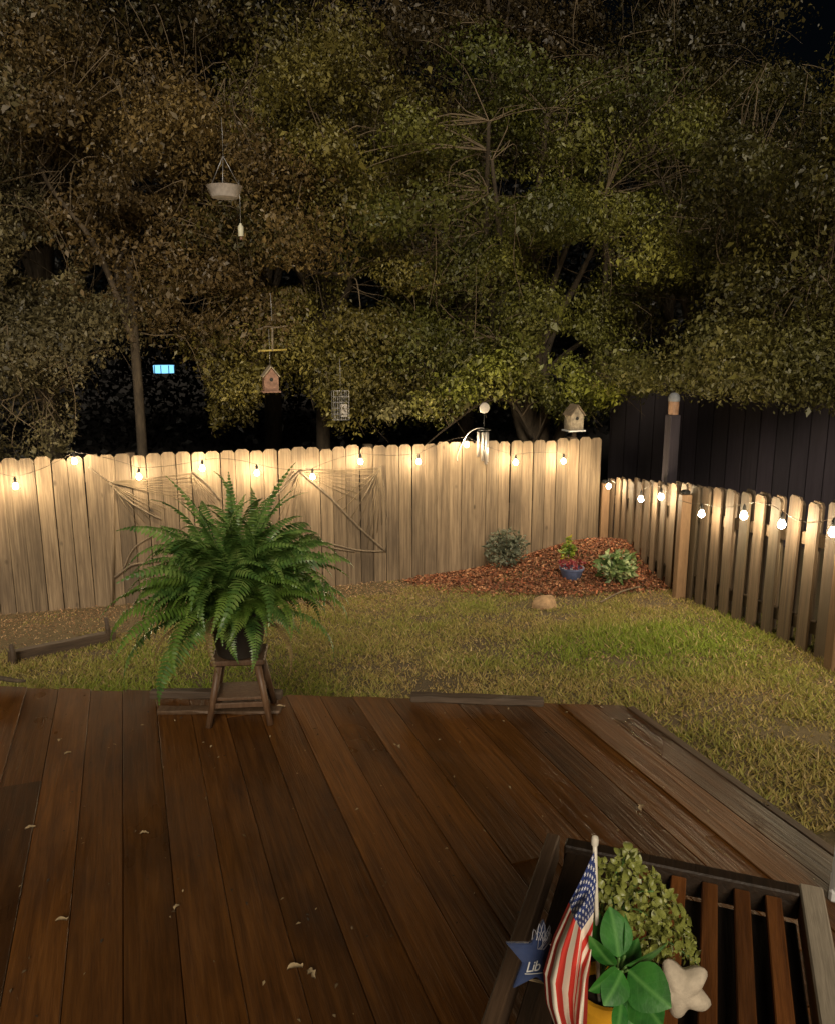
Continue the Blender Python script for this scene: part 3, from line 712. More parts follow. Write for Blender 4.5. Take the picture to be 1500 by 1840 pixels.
# ------------------------------------------------------------------ timbers and sticks at the deck edge and lawn
def lay(name, a, b, w_, h, m, label, cat, z=None, group=None):
    a, b = Vector(a), Vector(b); d = b-a; c = (a+b)/2
    bm = bmesh.new(); box(bm, (0, 0, 0), (d.length, w_, h), None, 0.004)
    bmesh.ops.subdivide_edges(bm, edges=[e for e in bm.edges if abs(e.verts[0].co.x-e.verts[1].co.x) > d.length*0.5], cuts=6)
    for v in bm.verts: v.co += Vector((0, random.uniform(-1, 1), random.uniform(-1, 1)))*0.0025
    o = link(name, mesh_of(bm, name), m, None, c + Vector((0, 0, h/2)), Euler((0, -math.asin(d.z/d.length), math.atan2(d.y, d.x))))
    return tag(o, label, cat, group)
a = onz(738, 1258, 0.005); b = onz(976, 1266, 0.005)
lay('plank', a, b, 0.05, 0.028, M['old_timber'], 'short dark plank lying along the far deck edge', 'plank')
a = onz(272, 1252, 0.005); b = onz(508, 1254, 0.005)
lay('plank', a, b, 0.045, 0.032, M['old_timber'], 'dark plank on the deck edge behind the plant stand', 'plank')
a = onz(285, 1279, 0.003); b = onz(505, 1279, 0.003)
lay('plank', a, b, 0.055, 0.016, M['deck_rim'], 'thin flat brown board lying under the plant stand legs', 'board')
a = on_ground(18, 1192); b = on_ground(206, 1152)
lay('edging_timber', a, b, 0.07, 0.09, M['old_timber'], 'low brown edging timber dividing lawn from leaf litter', 'edging')
for px, py, h, lb in ((32, 1192, 0.17, 'short dark stake at the low end of the edging timber near deck'), (200, 1152, 0.22, 'short dark stake at the far end of the edging timber by the fern')):
    g = on_ground(px, py)
    tag(link('stake', tubes([([(0, 0, -0.05), (0.004, 0, h*0.6), (-0.003, 0.002, h)], [0.02, 0.02, 0.016])], 7, 'stake'), M['old_timber'], None, g - Vector((0.02, 0.06, 0.0))), lb, 'stake')
p0 = onz(-40, 1222, 0.012); p1 = onz(46, 1224, 0.012)
tag(link('stick', tubes([(smooth_path([Vector(), (p1-p0)*0.4 + Vector((0, 0.01, 0.008)), (p1-p0)*0.75 + Vector((0, -.006, 0.004)), p1-p0], 3), [0.013, 0.013, 0.012, 0.012, 0.011, 0.011, 0.010, 0.009, 0.008, 0.006])], 6, 'stick'), M['bark'], None, p0), 'crooked dark stick lying across the deck boards by the lawn', 'stick')
# fallen dry leaves on the deck
def dry_leaf(seed):
    rg = random.Random(seed); bm = bmesh.new(); n = 6; L, W = 0.045, 0.012
    rows = []
    for i in range(n+1):
        t = i/n; w_ = W*math.sin(math.pi*min(0.98, t*0.96+0.02))**0.8; z = 0.008*math.sin(t*3.0+rg.random()) + 0.006 + 0.008*t
        y = 0.006*math.sin(t*4+rg.random()*3)
        rows.append([bm.verts.new((t*L-L/2, y-w_, z+0.007)), bm.verts.new((t*L-L/2, y, z)), bm.verts.new((t*L-L/2, y+w_, z+0.006))])
    for i in range(n):
        for k in range(2): bm.faces.new((rows[i][k], rows[i+1][k], rows[i+1][k+1], rows[i][k+1]))
    return mesh_of(bm, 'leaf', True)
dl = [dry_leaf(i) for i in range(4)]
M['dry_leaf'] = mat_plain('dry_leaf', (0.34, 0.25, 0.14), 0.8, 0.35, 40)
for m_ in dl: m_.materials.append(M['dry_leaf'])
for k, (px, py, s, rz) in enumerate(((532, 1748, 0.9, 0.25), (560, 1757, 0.75, -1.0), (55, 1493, 0.7, 0.3), (260, 1502, 0.6, 0.1), (112, 1660, 0.7, 0.2), (1150, 1457, 0.8, 1.2), (122, 1357, 0.55, 0.5), (108, 1333, 0.5, 1.4), (505, 1276, 0.9, 0.2), (318, 1634, 0.5, 1.1), (1370, 1450, 0.9, 2.0), (716, 1345, 0.5, 2.0))):
    o = link('dry_leaf', dl[k % 4], None, None, onz(px, py, 0.0015), (0, 0, rz), (s, s, s))
    own = {0: 'curled pale dry leaf on the deck touching a twisted one', 1: 'twisted pale dry leaf on the deck crossing a board seam', 5: 'dry leaf on the deck between the slatted table and lawn',
           8: 'dry leaf on the deck by the plant stand foot', 10: 'dry leaf at the deck edge beside the lawn near the white post'}
    tag(o, own.get(k, 'tiny curled dry leaf fallen on the dark deck boards'), 'leaf', 'dry leaves on the deck')

# ------------------------------------------------------------------ slatted table (front right)
TZ = 0.60
TU = Vector((0.64, 0.768, 0)).normalized(); TV = Vector((TU.y, -TU.x, 0))
FL = Vector((0.70, 1.22, 0)); TW, TL = 0.475, 0.80
trz = math.atan2(-TU.x, TU.y)
tc = FL + TV*TW/2 - TU*TL/2
table = thing('slatted_table', (tc.x, tc.y, 0), 'dark slatted wooden side table with paler side rails', 'table', rz=trz)
def tb(name, x, y, z, sx, sy, sz, m, bev=0.003):
    return link(name, bx((0, 0, 0), (sx, sy, sz), bev), M[m], table, (x, y, z))
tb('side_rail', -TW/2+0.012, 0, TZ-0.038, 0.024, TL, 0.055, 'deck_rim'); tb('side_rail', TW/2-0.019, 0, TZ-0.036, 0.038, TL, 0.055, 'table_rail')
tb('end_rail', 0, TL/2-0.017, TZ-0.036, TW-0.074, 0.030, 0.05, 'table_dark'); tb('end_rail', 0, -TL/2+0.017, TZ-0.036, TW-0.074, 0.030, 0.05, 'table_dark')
xs_ = [-0.172, -0.112, -0.052, 0.004, 0.056, 0.108, 0.158]
for j, xx in enumerate(xs_):
    wide = j < 2
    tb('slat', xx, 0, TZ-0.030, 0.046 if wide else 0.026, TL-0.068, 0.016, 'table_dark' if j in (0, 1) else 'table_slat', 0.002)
tb('shade_panel', 0, 0, TZ-0.068, TW-0.080, TL-0.068, 0.010, 'table_dark')  # added dark panel standing in for the shade below the slats
for sx in (-1, 1):
    for sy in (-1, 1):
        tb('leg', sx*(TW/2-0.06), sy*(TL/2-0.055), (TZ-0.0625)/2, 0.04, 0.04, TZ-0.0625, 'table_dark')
# ------------------------------------------------------------------ pot arrangement on the table
D0 = 1.0
pc = onz(1082, 1872, TZ-0.022)
apot = thing('flower_pot', pc, 'small golden yellow flower pot on the slatted table', 'pot')
M['gold'] = mat_plain('golden_glaze', (0.75, 0.37, 0.025), 0.35, 0.15, 20)
link('vessel', lathe([(0.030, 0.0), (0.033, 0.003), (0.040, 0.072), (0.043, 0.074), (0.043, 0.088), (0.037, 0.088), (0.036, 0.074), (0.0, 0.072)], 20, 'vessel'), M['gold'], apot)
link('soil', lathe([(0.0, 0.073), (0.035, 0.075), (0.025, 0.079), (0.0, 0.080)], 12, 'soil'), mat_plain('soil', (0.025, 0.015, 0.009), 0.95, 0.5, 60), apot)
soil = pc + Vector((0, 0, 0.077))
CAMF = _RM @ Vector((0, 0, -1)); CAMR = _RM @ Vector((1, 0, 0)); CAMU = _RM @ Vector((0, 1, 0))
# broad leaved plant
def ovate(L, W, curl=0.25, fold=0.25):
    bm = bmesh.new(); n = 8; rows = []
    for i in range(n+1):
        t = i/n; w_ = W/2*math.sin(math.pi*t**0.85)**0.75 if 0 < t < 1 else 0.0006
        z = -curl*L*(t-0.35)**2
        rows.append([bm.verts.new((x_*w_, t*L, z + abs(x_)*w_*fold - (x_*x_)*w_*fold*0.6)) for x_ in (-1, -0.5, 0, 0.5, 1)])
    for i in range(n):
        for k in range(4): bm.faces.new((rows[i][k], rows[i+1][k], rows[i+1][k+1], rows[i][k+1]))
    return mesh_of(bm, 'leaf', True)
def mat_broad():
    m, nt, bs = newmat('broad_leaf')
    tc_ = nt.nodes.new('ShaderNodeTexCoord'); sp = nt.nodes.new('ShaderNodeSeparateXYZ'); nt.links.new(tc_.outputs['Object'], sp.inputs[0])
    ab = nt.nodes.new('ShaderNodeMath'); ab.operation = 'ABSOLUTE'; nt.links.new(sp.outputs[0], ab.inputs[0])
    rib = ramp(nt, ab.outputs[0], [(0.0, (1, 1, 1)), (0.0004, (0, 0, 0))])
    wv = nt.nodes.new('ShaderNodeMath'); wv.operation = 'MULTIPLY_ADD'; wv.inputs[1].default_value = -0.8; nt.links.new(ab.outputs[0], wv.inputs[0]); nt.links.new(sp.outputs[1], wv.inputs[2])
    sn = nt.nodes.new('ShaderNodeMath'); sn.operation = 'SINE'; sc_ = nt.nodes.new('ShaderNodeMath'); sc_.operation = 'MULTIPLY'; sc_.inputs[1].default_value = 620
    nt.links.new(wv.outputs[0], sc_.inputs[0]); nt.links.new(sc_.outputs[0], sn.inputs[0])
    f = tex_noise(nt, mapping(nt, (1, 1, 1)), 60, 3)
    f0 = tex_noise(nt, mapping(nt, (1, 1, 1)), 22, 3); c = mixc(nt, 0.5, ramp(nt, f, [(0.3, (0.010, 0.085, 0.012)), (0.7, (0.030, 0.19, 0.025))]), ramp(nt, f0, [(0.35, (0.014, 0.075, 0.012)), (0.65, (0.06, 0.22, 0.03))]))
    c = mixc(nt, ramp(nt, sn.outputs[0], [(0.8, (0, 0, 0)), (1.0, (0.14,)*3)]), c, (0.08, 0.24, 0.06))
    c = mixc(nt, rib, c, (0.09, 0.26, 0.055))
    nt.links.new(c, bs.inputs['Base Color']); bs.inputs['Roughness'].default_value = 0.46
    bump(nt, bs, f, 0.5, 0.002); return m
M['broad'] = mat_broad()
plant = thing('leafy_plant', soil, 'broad leaved bright green plant growing in the golden pot', 'plant')
def place_leaf(parent, b, t, db, dt, wpx, mat, curl=0.25, tilt=0.0, orig=None):
    B_, T_ = atd(*b, db), atd(*t, dt); ax = T_-B_; L = ax.length; y_ = ax.normalized()
    z_ = (-CAMF - y_*(-CAMF).dot(y_)).normalized()
    z_ = Matrix.Rotation(tilt, 3, y_) @ z_; x_ = y_.cross(z_)
    Mx = Matrix((x_, y_, z_)).transposed().to_4x4(); Mx.translation = B_ - Vector(parent.location)
    o = link('leaf', ovate(L, wpx/F*db, curl), mat, parent); o.matrix_local = Mx; return o
BL = [((1112, 1722), (1098, 1630), .965, .985, 64, .25), ((1122, 1718), (1128, 1642), .97, .99, 34, .9), ((1104, 1740), (1058, 1690), .955, .935, 38, -.5),
      ((1118, 1746), (1087, 1808), .955, .93, 60, .1), ((1110, 1742), (1062, 1785), .955, .930, 46, -.35), ((1124, 1738), (1204, 1702), .965, .975, 40, .7),
      ((1128, 1744), (1203, 1812), .965, .925, 86, -.1), ((1136, 1768), (1186, 1846), .975, .93, 84, .2), ((1116, 1800), (1108, 1866), .965, .94, 36, -.2),
      ((1130, 1790), (1136, 1862), .97, .945, 44, .4), ((1092, 1720), (1070, 1640), .99, 1.0, 38, -.6), ((1138, 1752), (1190, 1752), .985, .985, 60, .3), ((1110, 1760), (1150, 1690), 1.0, 1.01, 50, .2)]
hub = atd(1116, 1738, 0.972)
for b, t, db, dt, wp, tl in BL: place_leaf(plant, b, t, db, dt, wp, M['broad'], 0.22, tl)
M['stem'] = mat_plain('green_stem', (0.10, 0.20, 0.05), 0.5, 0.2, 30)
for k, (b, t, db, dt, wp, tl) in enumerate(BL):
    e = atd(*b, db)
    link('stem', tubes([(smooth_path([Vector((random.uniform(-.01, .01), random.uniform(-.01, .01), -0.004)), (hub-soil)*0.6 + Vector((random.uniform(-.004, .004), 0, 0)), e-soil], 4), 0.0016)], 5, 'stem'), M['stem'], plant)
# trailing small-leaved plant
M['trail'] = mat_leaf('trailing_leaf', (0.07, 0.08, 0.016), (0.22, 0.25, 0.05), (0.46, 0.46, 0.14), 30, 0.15, 0.4, 160)
trail = thing('trailing_plant', soil + Vector((0.012, 0.03, 0)), 'mounded pale yellow green small leaved plant behind the flag', 'plant')
TO = Vector(trail.location)
POLY = [(1074, 1552), (1108, 1545), (1126, 1522), (1138, 1530), (1150, 1556), (1176, 1570), (1196, 1600), (1222, 1625), (1240, 1665), (1256, 1712), (1250, 1738), (1218, 1716), (1195, 1735), (1150, 1720), (1078, 1660)]
def inside(x, y, poly):
    c = False; j = len(poly)-1
    for i in range(len(poly)):
        if (poly[i][1] > y) != (poly[j][1] > y) and x < (poly[j][0]-poly[i][0])*(y-poly[i][1])/(poly[j][1]-poly[i][1]) + poly[i][0]: c = not c
        j = i
    return c
lm = [ovate(1.0, w_, c_, 0.5) for w_, c_ in ((0.62, 0.5), (0.72, 0.9), (0.55, 0.3))]
for m_ in lm: m_.materials.append(M['trail'])
rg = random.Random(5); cnt = 0; tips = []
while cnt < 280:
    px, py = rg.uniform(1070, 1260), rg.uniform(1518, 1742)
    if not inside(px, py, POLY): continue
    p = atd(px, py, rg.uniform(1.015, 1.085)); s = rg.uniform(0.008, 0.0175)
    if cnt % 30 == 0: tips.append(p)
    o = link('leaf', lm[cnt % 3], None, trail, p-TO, (rad(rg.uniform(10, 85)), rad(rg.uniform(-50, 50)), rad(rg.uniform(-75, 40))), (s, s, s)); cnt += 1
n_ = 900; pp_ = []
while len(pp_) < n_:
    px, py = rg.uniform(1070, 1260), rg.uniform(1518, 1742)
    if inside(px, py, POLY): pp_.append(atd(px, py, rg.uniform(1.02, 1.10)) - TO)
tag(link('foliage', np_mesh('foliage', leaf_quads_n(np.array([tuple(p) for p in pp_]), unit(R.normal(0, 0.7, (n_, 3)) + np.array([-0.2, -0.8, 0.6])), R.uniform(0.004, 0.012, n_), R.uniform(0.003, 0.006, n_)), 4, None, [M['trail']]), None, trail), kind='stuff')
for p in [atd(1131, 1524, 1.05), atd(1176, 1573, 1.05), atd(1225, 1632, 1.05), atd(1250, 1730, 1.05)] + tips:
    link('stem', tubes([(smooth_path([Vector((0, 0, -0.004)), (p-TO)*0.5 + Vector((0, 0, 0.05)), p-TO], 4), 0.0012)], 4, 'stem'), M['stem'], trail)
# star ornaments on sticks
def star_mesh(r, ri, th, puff=0.0, bev=0.002):
    bm = bmesh.new()
    pts = []
    for i in range(10):
        rr = r if i % 2 == 0 else ri; a_ = math.pi/2 + i*math.pi/5; pts.append((math.cos(a_)*rr, math.sin(a_)*rr))
    for s in (1, -1):
        c = bm.verts.new((0, 0, s*(th/2+puff))); ring = [bm.verts.new((x_, y_, s*th/2*(0.8 if i % 2 == 0 else 1))) for i, (x_, y_) in enumerate(pts)]
        for i in range(10): bm.faces.new((c, ring[i], ring[(i+1) % 10]))
        if s == 1: top = ring
    for i in range(10): bm.faces.new((top[i], top[(i+1) % 10], ring[(i+1) % 10], ring[i]))
    bmesh.ops.recalc_face_normals(bm, faces=bm.faces[:])
    bmesh.ops.bevel(bm, geom=[e for e in bm.edges if len(e.link_faces) == 2 and e.calc_face_angle() > 0.6], offset=bev, segments=2, affect='EDGES')
    return mesh_of(bm, 'star', puff > 0, 30)
def round_star(r, th, puff):
    bm = bmesh.new(); n = 50; K = 6; grid = {}
    for s_ in (1, -1):
        for j in range(1, K+1):
            f = j/K
            for i in range(n):
                a_ = 2*math.pi*i/n; R_ = r*(0.80 + 0.20*math.cos(5*(a_-math.pi/2)) + 0.02*math.sin(3*a_))
                grid[s_, j, i] = bm.verts.new((math.cos(a_)*R_*f, math.sin(a_)*R_*f, s_*((th/2+puff)*math.sqrt(max(0.0, 1-f**2.2)) + 0.0008)))
        c = bm.verts.new((0, 0, s_*(th/2+puff)))
        for i in range(n):
            bm.faces.new((c, grid[s_, 1, i], grid[s_, 1, (i+1) % n]))
            for j in range(1, K): bm.faces.new((grid[s_, j, i], grid[s_, j+1, i], grid[s_, j+1, (i+1) % n], grid[s_, j, (i+1) % n]))
    for i in range(n): bm.faces.new((grid[1, K, i], grid[1, K, (i+1) % n], grid[-1, K, (i+1) % n], grid[-1, K, i]))
    return mesh_of(bm, 'star', True)
def facing(parent_loc, tilt_z, yaw=0.0, pitch=0.0):
    return (Matrix((CAMR, CAMU, -CAMF)).transposed() @ Matrix.Rotation(yaw, 3, 'Y') @ Matrix.Rotation(pitch, 3, 'X') @ Matrix.Rotation(tilt_z, 3, 'Z')).to_euler()
sp = atd(966, 1722, 1.01)
bs_ = thing('star_ornament', soil + Vector((-0.03, 0.012, 0)), 'navy blue wooden star with white script on a thin stick', 'ornament')
bo = Vector(bs_.location)
M['navy'] = mat_plain('navy_paint', (0.012, 0.028, 0.095), 0.5, 0.25, 30)
st = link('star', star_mesh(0.047, 0.021, 0.008, 0.0, 0.001), M['navy'], bs_, sp-bo, facing(None, rad(-10), rad(8), rad(-6)))
cu = bpy.data.curves.new('text', 'FONT'); cu.body = 'Lib'; cu.size = 0.017; cu.shear = 0.4; cu.extrude = 0.0004; cu.space_character = 0.9
to = bpy.data.objects.new('tmp_text', cu); COL.objects.link(to)
dg = bpy.context.evaluated_depsgraph_get(); tme = bpy.data.meshes.new_from_object(to.evaluated_get(dg)); bpy.data.objects.remove(to)
tme.materials.clear(); tme.materials.append(M['white_paint'])
link('lettering', tme, None, st, (-0.0155, -0.017, 0.0045), (0, 0, rad(14)))
link('lettering_flourish', tubes([(smooth_path([(-0.016, -0.0185, 0.0048), (-0.008, -0.0178, 0.0048), (0.004, -0.0155, 0.0048), (0.014, -0.013, 0.0048)], 3), 0.0006)], 4, 'flourish'), M['white_paint'], st)
bm = bmesh.new()
for k in range(9):
    s = Vector((-0.004 + 0.002*k/2, 0.012, 0.005)); a_ = random.uniform(-0.5, 0.5)
    tube(bm, smooth_path([s, s + Vector((math.sin(a_)*0.012+0.003, 0.014, 0.004)), s + Vector((math.sin(a_)*0.02, 0.026 + random.uniform(-.006, .008), 0.002)), s + Vector((math.sin(a_)*0.014-0.004, 0.012, 0.004))], 3), 0.0004, 3)
link('raffia_tie', mesh_of(bm, 'raffia'), mat_plain('raffia', (0.45, 0.45, 0.52), 0.7), st)
foot = sp + CAMU*(-0.03) + CAMR*(-0.012) + CAMF*0.006
link('stick', tubes([([Vector((0, 0, -0.004)), Vector((0,0,0)).lerp(foot-bo, 0.55), foot-bo, sp-bo + CAMF*0.006], 0.0018)], 5, 'stick'), M['dry_leaf'], bs_)
sp2 = atd(1222, 1776, 1.005)
ss = thing('star_ornament', soil + Vector((0.022, -0.006, 0)), 'puffy beige star ornament tucked behind the broad green leaves', 'ornament')
so = Vector(ss.location)
M['beige'] = mat_plain('beige_linen', (0.52, 0.44, 0.34), 0.85, 0.15, 90, 0, 0.4)
link('star', round_star(0.041, 0.016, 0.010), M['beige'], ss, sp2-so, facing(None, rad(26), rad(-14), rad(8)))
link('stick', tubes([([Vector((0, 0, -0.004)), (sp2-so)*0.55 + Vector((0, 0, -0.012)), sp2-so + CAMF*0.008], 0.0018)], 5, 'stick'), M['dry_leaf'], ss)
# stick flag
flag = thing('stick_flag', soil + Vector((-0.016, -0.01, 0)), 'small stars and stripes stick flag hanging limp from a white pole', 'flag')
fo = Vector(flag.location)
G = [[(1067, 1530), (1071, 1585), (1066, 1640), (1060, 1735)],
     [(1045, 1574), (1055, 1604), (1056, 1652), (1057, 1765)],
     [(1018, 1622), (1031, 1642), (1040, 1672), (1055, 1795)],
     [(990, 1684), (1007, 1704), (1032, 1735), (1053, 1825)],
     [(973, 1745), (994, 1764), (1026, 1795), (1050, 1858)],
     [(978, 1800), (998, 1812), (1028, 1835), (1047, 1880)],
     [(1002, 1862), (1012, 1866), (1036, 1880), (1045, 1905)]]
UU = [0, .19, .40, .58, .75, .88, 1.0]; VV = [0, .27, .54, 1.0]
def gpt(u, v):
    rows = []
    for r_ in G:
        rows.append((np.interp(v, VV, [p[0] for p in r_]), np.interp(v, VV, [p[1] for p in r_])))
    return np.interp(u, UU, [p[0] for p in rows]), np.interp(u, UU, [p[1] for p in rows])
NU, NV = 44, 30
V = []; UVs = []
for j in range(NU+1):
    for k_ in range(NV+1):
        u, v = j/NU, k_/NV; gx, gy = gpt(u, v)
        amp = min(1, u*3.0)
        dep = 0.945 + 0.019*amp*math.sin(v*11.0 + u*2.2) + 0.008*amp*math.sin(v*23 + 1.3 + u*3) - 0.012*u
        gx += 3.5*amp*math.sin(v*11.0+u*2.2+0.8)
        V.append(tuple(atd(gx, gy, dep) - fo)); UVs.append((u, v))
Fc = [(j*(NV+1)+k_, j*(NV+1)+k_+1, (j+1)*(NV+1)+k_+1, (j+1)*(NV+1)+k_) for j in range(NU) for k_ in range(NV)]
me = bpy.data.meshes.new('cloth'); me.from_pydata(V, [], Fc)
uvl = me.uv_layers.new(name='UVMap')
for lp in me.loops: uvl.data[lp.index].uv = UVs[lp.vertex_index]
for p in me.polygons: p.use_smooth = True
def mat_flag():
    m, nt, bs = newmat('flag_print'); N_ = nt.nodes; Lk = nt.links.new
    uv = N_.new('ShaderNodeUVMap'); s = N_.new('ShaderNodeSeparateXYZ'); Lk(uv.outputs[0], s.inputs[0])
    def mth(op, a, b=None, c=None):
        q = N_.new('ShaderNodeMath'); q.operation = op
        for i_, v_ in enumerate((a, b, c)):
            if v_ is None: continue
            if isinstance(v_, (int, float)): q.inputs[i_].default_value = v_
            else: Lk(v_, q.inputs[i_])
        return q.outputs[0]
    u, v = s.outputs[0], s.outputs[1]
    par = mth('MODULO', mth('FLOOR', mth('MULTIPLY', v, 13.0)), 2.0)
    stripes = mixc(nt, par, (0.56, 0.035, 0.022), (0.78, 0.70, 0.58))
    can = mth('MULTIPLY', mth('LESS_THAN', u, 0.4), mth('LESS_THAN', v, 7/13))
    # staggered dots for stars (offset rows)
    gx = mth('MULTIPLY', u, 12/0.4); gy = mth('MULTIPLY', v, 10/(7/13))
    row = mth('FLOOR', gy); fx = mth('MULTIPLY', mth('ADD', gx, mth('MODULO', row, 2.0)), 0.5)
    dx = mth('SUBTRACT', mth('FRACT', fx), 0.5); dy = mth('MULTIPLY', mth('SUBTRACT', mth('FRACT', gy), 0.5), 0.62)
    an = mth('ARCTAN2', dx, dy); d = mth('SQRT', mth('ADD', mth('MULTIPLY', dx, dx), mth('MULTIPLY', dy, dy)))
    rr = mth('MULTIPLY_ADD', mth('COSINE', mth('MULTIPLY', an, 5.0)), 0.07, 0.20)
    star = mth('LESS_THAN', d, rr)
    blue = mixc(nt, star, (0.022, 0.04, 0.17), (0.72, 0.72, 0.76))
    Lk(mixc(nt, can, stripes, blue), bs.inputs['Base Color']); bs.inputs['Roughness'].default_value = 0.8
    return m
me.materials.append(mat_flag()); link('cloth', me, None, flag)
tip = atd(1068, 1514, 0.948)
M['pole'] = mat_plain('white_pole', (0.72, 0.66, 0.56), 0.45, 0.08, 30)
pl = link('pole', tubes([([Vector((0, 0, -0.004)), tip-fo], [0.0026, 0.0026])], 8, 'pole'), M['pole'], flag)
link('finial', lathe([(0.0, -0.004), (0.0042, -0.003), (0.0046, 0.003), (0.0036, 0.007), (0.0, 0.009)], 10, 'finial'), M['pole'], pl, tip-fo)

# white porch post
p = onz(1488, 1622, 0.0)
post = thing('porch_post', (p.x + 0.647*0.05 + 0.763*0.05, p.y - 0.763*0.05 + 0.647*0.05, 0), 'white painted porch post standing on the deck', 'post', rz=rad(-49.7))
link('shaft', bx((0, 0, 1.3), (0.10, 0.10, 2.6), 0.012), M['white_paint'], post)
link('base_trim', bx((0, 0, 0.02), (0.104, 0.104, 0.04), 0.008), M['white_paint'], post)

# ------------------------------------------------------------------ fence decor
def bfl(px, py, off=0.02): return on_bf(px, py, off)
def ornament(sticks, strings, label):
    allp = [p for s in sticks for p in s[0]]
    c = bfl(sum(p[0] for p in allp)/len(allp), sum(p[1] for p in allp)/len(allp), 0.02)
    root = thing('twig_ornament', c, label, 'ornament', 'twig and twine fans on the fence')
    for pts, r0, r1 in sticks:
        q = smooth_path([bfl(px + random.uniform(-2, 2), py + random.uniform(-2, 2), 0.030) - c for px, py in pts], 4)
        link('twig', tubes([(q, [r0 + (r1-r0)*i/(len(q)-1) + random.uniform(-.001, .001) for i in range(len(q))])], 5, 'twig'), M['bark_pale'], root)
    for a_, b_ in strings:
        A_, B_ = bfl(*a_, 0.034) - c, bfl(*b_, 0.034) - c
        link('twine', tubes([([A_, A_.lerp(B_, 0.5) + Vector((random.uniform(-.006, .006), 0, -0.008)), B_], 0.0036)], 4, 'twine'), M['twig'], root)
ornament([([(540, 845), (590, 893), (640, 945), (692, 992)], .016, .012), ([(692, 992), (640, 988), (560, 968), (500, 950)], .010, .008), ([(683, 838), (668, 868), (655, 895)], .010, .008),
          ([(540, 845), (510, 878), (478, 912)], .010, .008), ([(683, 838), (690, 880), (696, 930), (692, 992)], .006, .006), ([(530, 848), (500, 885), (485, 930)], .007, .006), ([(545, 965), (590, 982), (640, 992)], .012, .008)],
         [((540, 846), (682, 840+i*5)) for i in range(0, 3)] + [((545, 850), (676-i*7, 852+i*9)) for i in range(0, 6)] + [((683, 840), (600-i*4+18*i, 905+i*15)) for i in range(0, 5)] + [((684, 842), (660+i*9, 985-i*14)) for i in range(0, 5)] + [((538, 850), (495+i*12, 945+i*6)) for i in range(0, 6)],
         'twig and twine fan ornament with a long diagonal branch fixed to the fence')
ornament([([(195, 866), (222, 893), (255, 915), (290, 935)], .012, .010), ([(205, 1038), (235, 1018), (262, 1010), (300, 1006)], .013, .010), ([(345, 850), (372, 868), (395, 900)], .010, .008), ([(160, 838), (178, 852), (195, 866)], .008, .007), ([(222, 1020), (240, 985), (280, 960)], .008, .006)],
         [((197, 866), (345, 850+i*7)) for i in range(0, 8)] + [((200, 870), (300-i*10, 915+i*6)) for i in range(0, 6)] + [((345, 852), (395-i*9, 900+i*5)) for i in range(0, 6)],
         'twig and twine fan ornament beside the thin bamboo stake on the fence')
a_ = bfl(203, 872, 0.05); b_ = bfl(203, 1102, 0.05); b_.z = gz(b_.x, b_.y) - 0.03
tag(link('bamboo_stake', tubes([([Vector(), (a_-b_)*0.5 + Vector((0.006, 0, 0)), a_-b_], [0.009, 0.008, 0.006])], 6, 'stake'), M['picket'], None, b_), 'thin pale bamboo stake leaning against the tall fence', 'stake')
# wind chime on its hook
wc = bfl(869, 772, 0.10); chime = thing('wind_chime', wc, 'silver tube wind chime hanging before the fence top', 'wind chime')
for k, (dx, L) in enumerate(((-0.055, 0.27), (-0.022, 0.31), (0.014, 0.35), (0.048, 0.33))):
    dy = (0.02, -0.025, -0.028, 0.015)[k]
    link('tube', tubes([([(dx, dy, -0.025), (dx, dy, -0.025-L)], 0.0165)], 10, 'tube'), M['metal'], chime)
    link('cord', tubes([([(dx, dy, -0.03), (dx*0.8, dy*0.8, 0.0)], 0.0018)], 4, 'cord'), M['black'], chime)
link('top_disc', lathe([(0.0, -0.006), (0.072, -0.006), (0.075, 0.0), (0.07, 0.006), (0.0, 0.008)], 16, 'disc'), M['black'], chime)
link('hanger', tubes([([(0, 0, 0.0), (0, 0, 0.19)], 0.004)], 5, 'hanger'), M['black'], chime)
link('medallion', lathe([(0.0, -0.008), (0.055, -0.006), (0.060, 0.0), (0.055, 0.006), (0.0, 0.008)], 18, 'medallion'), M['metal'], chime, (0, -0.005, 0.235), (rad(90), 0, 0))
hk = bfl(822, 815, 0.03) - wc
link('hook', tubes([(smooth_path([hk + Vector((0, 0.01, -0.08)), hk, Vector((-0.20, 0.01, -0.06)), Vector((-0.12, 0, 0.005)), Vector((-0.04, 0, 0.02)), Vector((0.0, 0, 0.012))], 5), 0.0055)], 6, 'hook'), M['metal'], chime)

# hanging feeders in the trees
def hang(name, px, py, y, label, cat):
    c = ony(px, py, y); return thing(name, c, label, cat), y/ray(px, py).y/F
def wire_up(parent, z0, h): link('hanging_wire', tubes([([(0, 0, z0), (0.004, 0, z0+h*0.5), (0, 0, z0+h)], 0.0025)], 4, 'wire'), M['wire'], parent)
o, s = hang('suet_feeder', 612, 728, 8.75, 'wire cage feeder hanging from twigs over the fence', 'bird feeder')
hw, hh, hd = 0.085, 0.16, 0.045
fr = []
for k in range(6):
    z = -hh + 2*hh*k/5; fr.append(([(-hw, -hd, z), (hw, -hd, z), (hw, hd, z), (-hw, hd, z), (-hw, -hd, z)], 0.0032))
for k in range(5):
    x_ = -hw + 2*hw*k/4; fr.append(([(x_, -hd, -hh), (x_, -hd, hh)], 0.0032)); fr.append(([(x_, hd, -hh), (x_, hd, hh)], 0.0032))
link('cage', tubes(fr, 4, 'cage', False), M['wire'], o); link('suet_block', bx((0.035, 0, -0.06), (0.075, 0.06, 0.14), 0.006), mat_plain('suet', (0.55, 0.50, 0.45), 0.7, 0.3, 40), o)
wire_up(o, hh, 0.35)
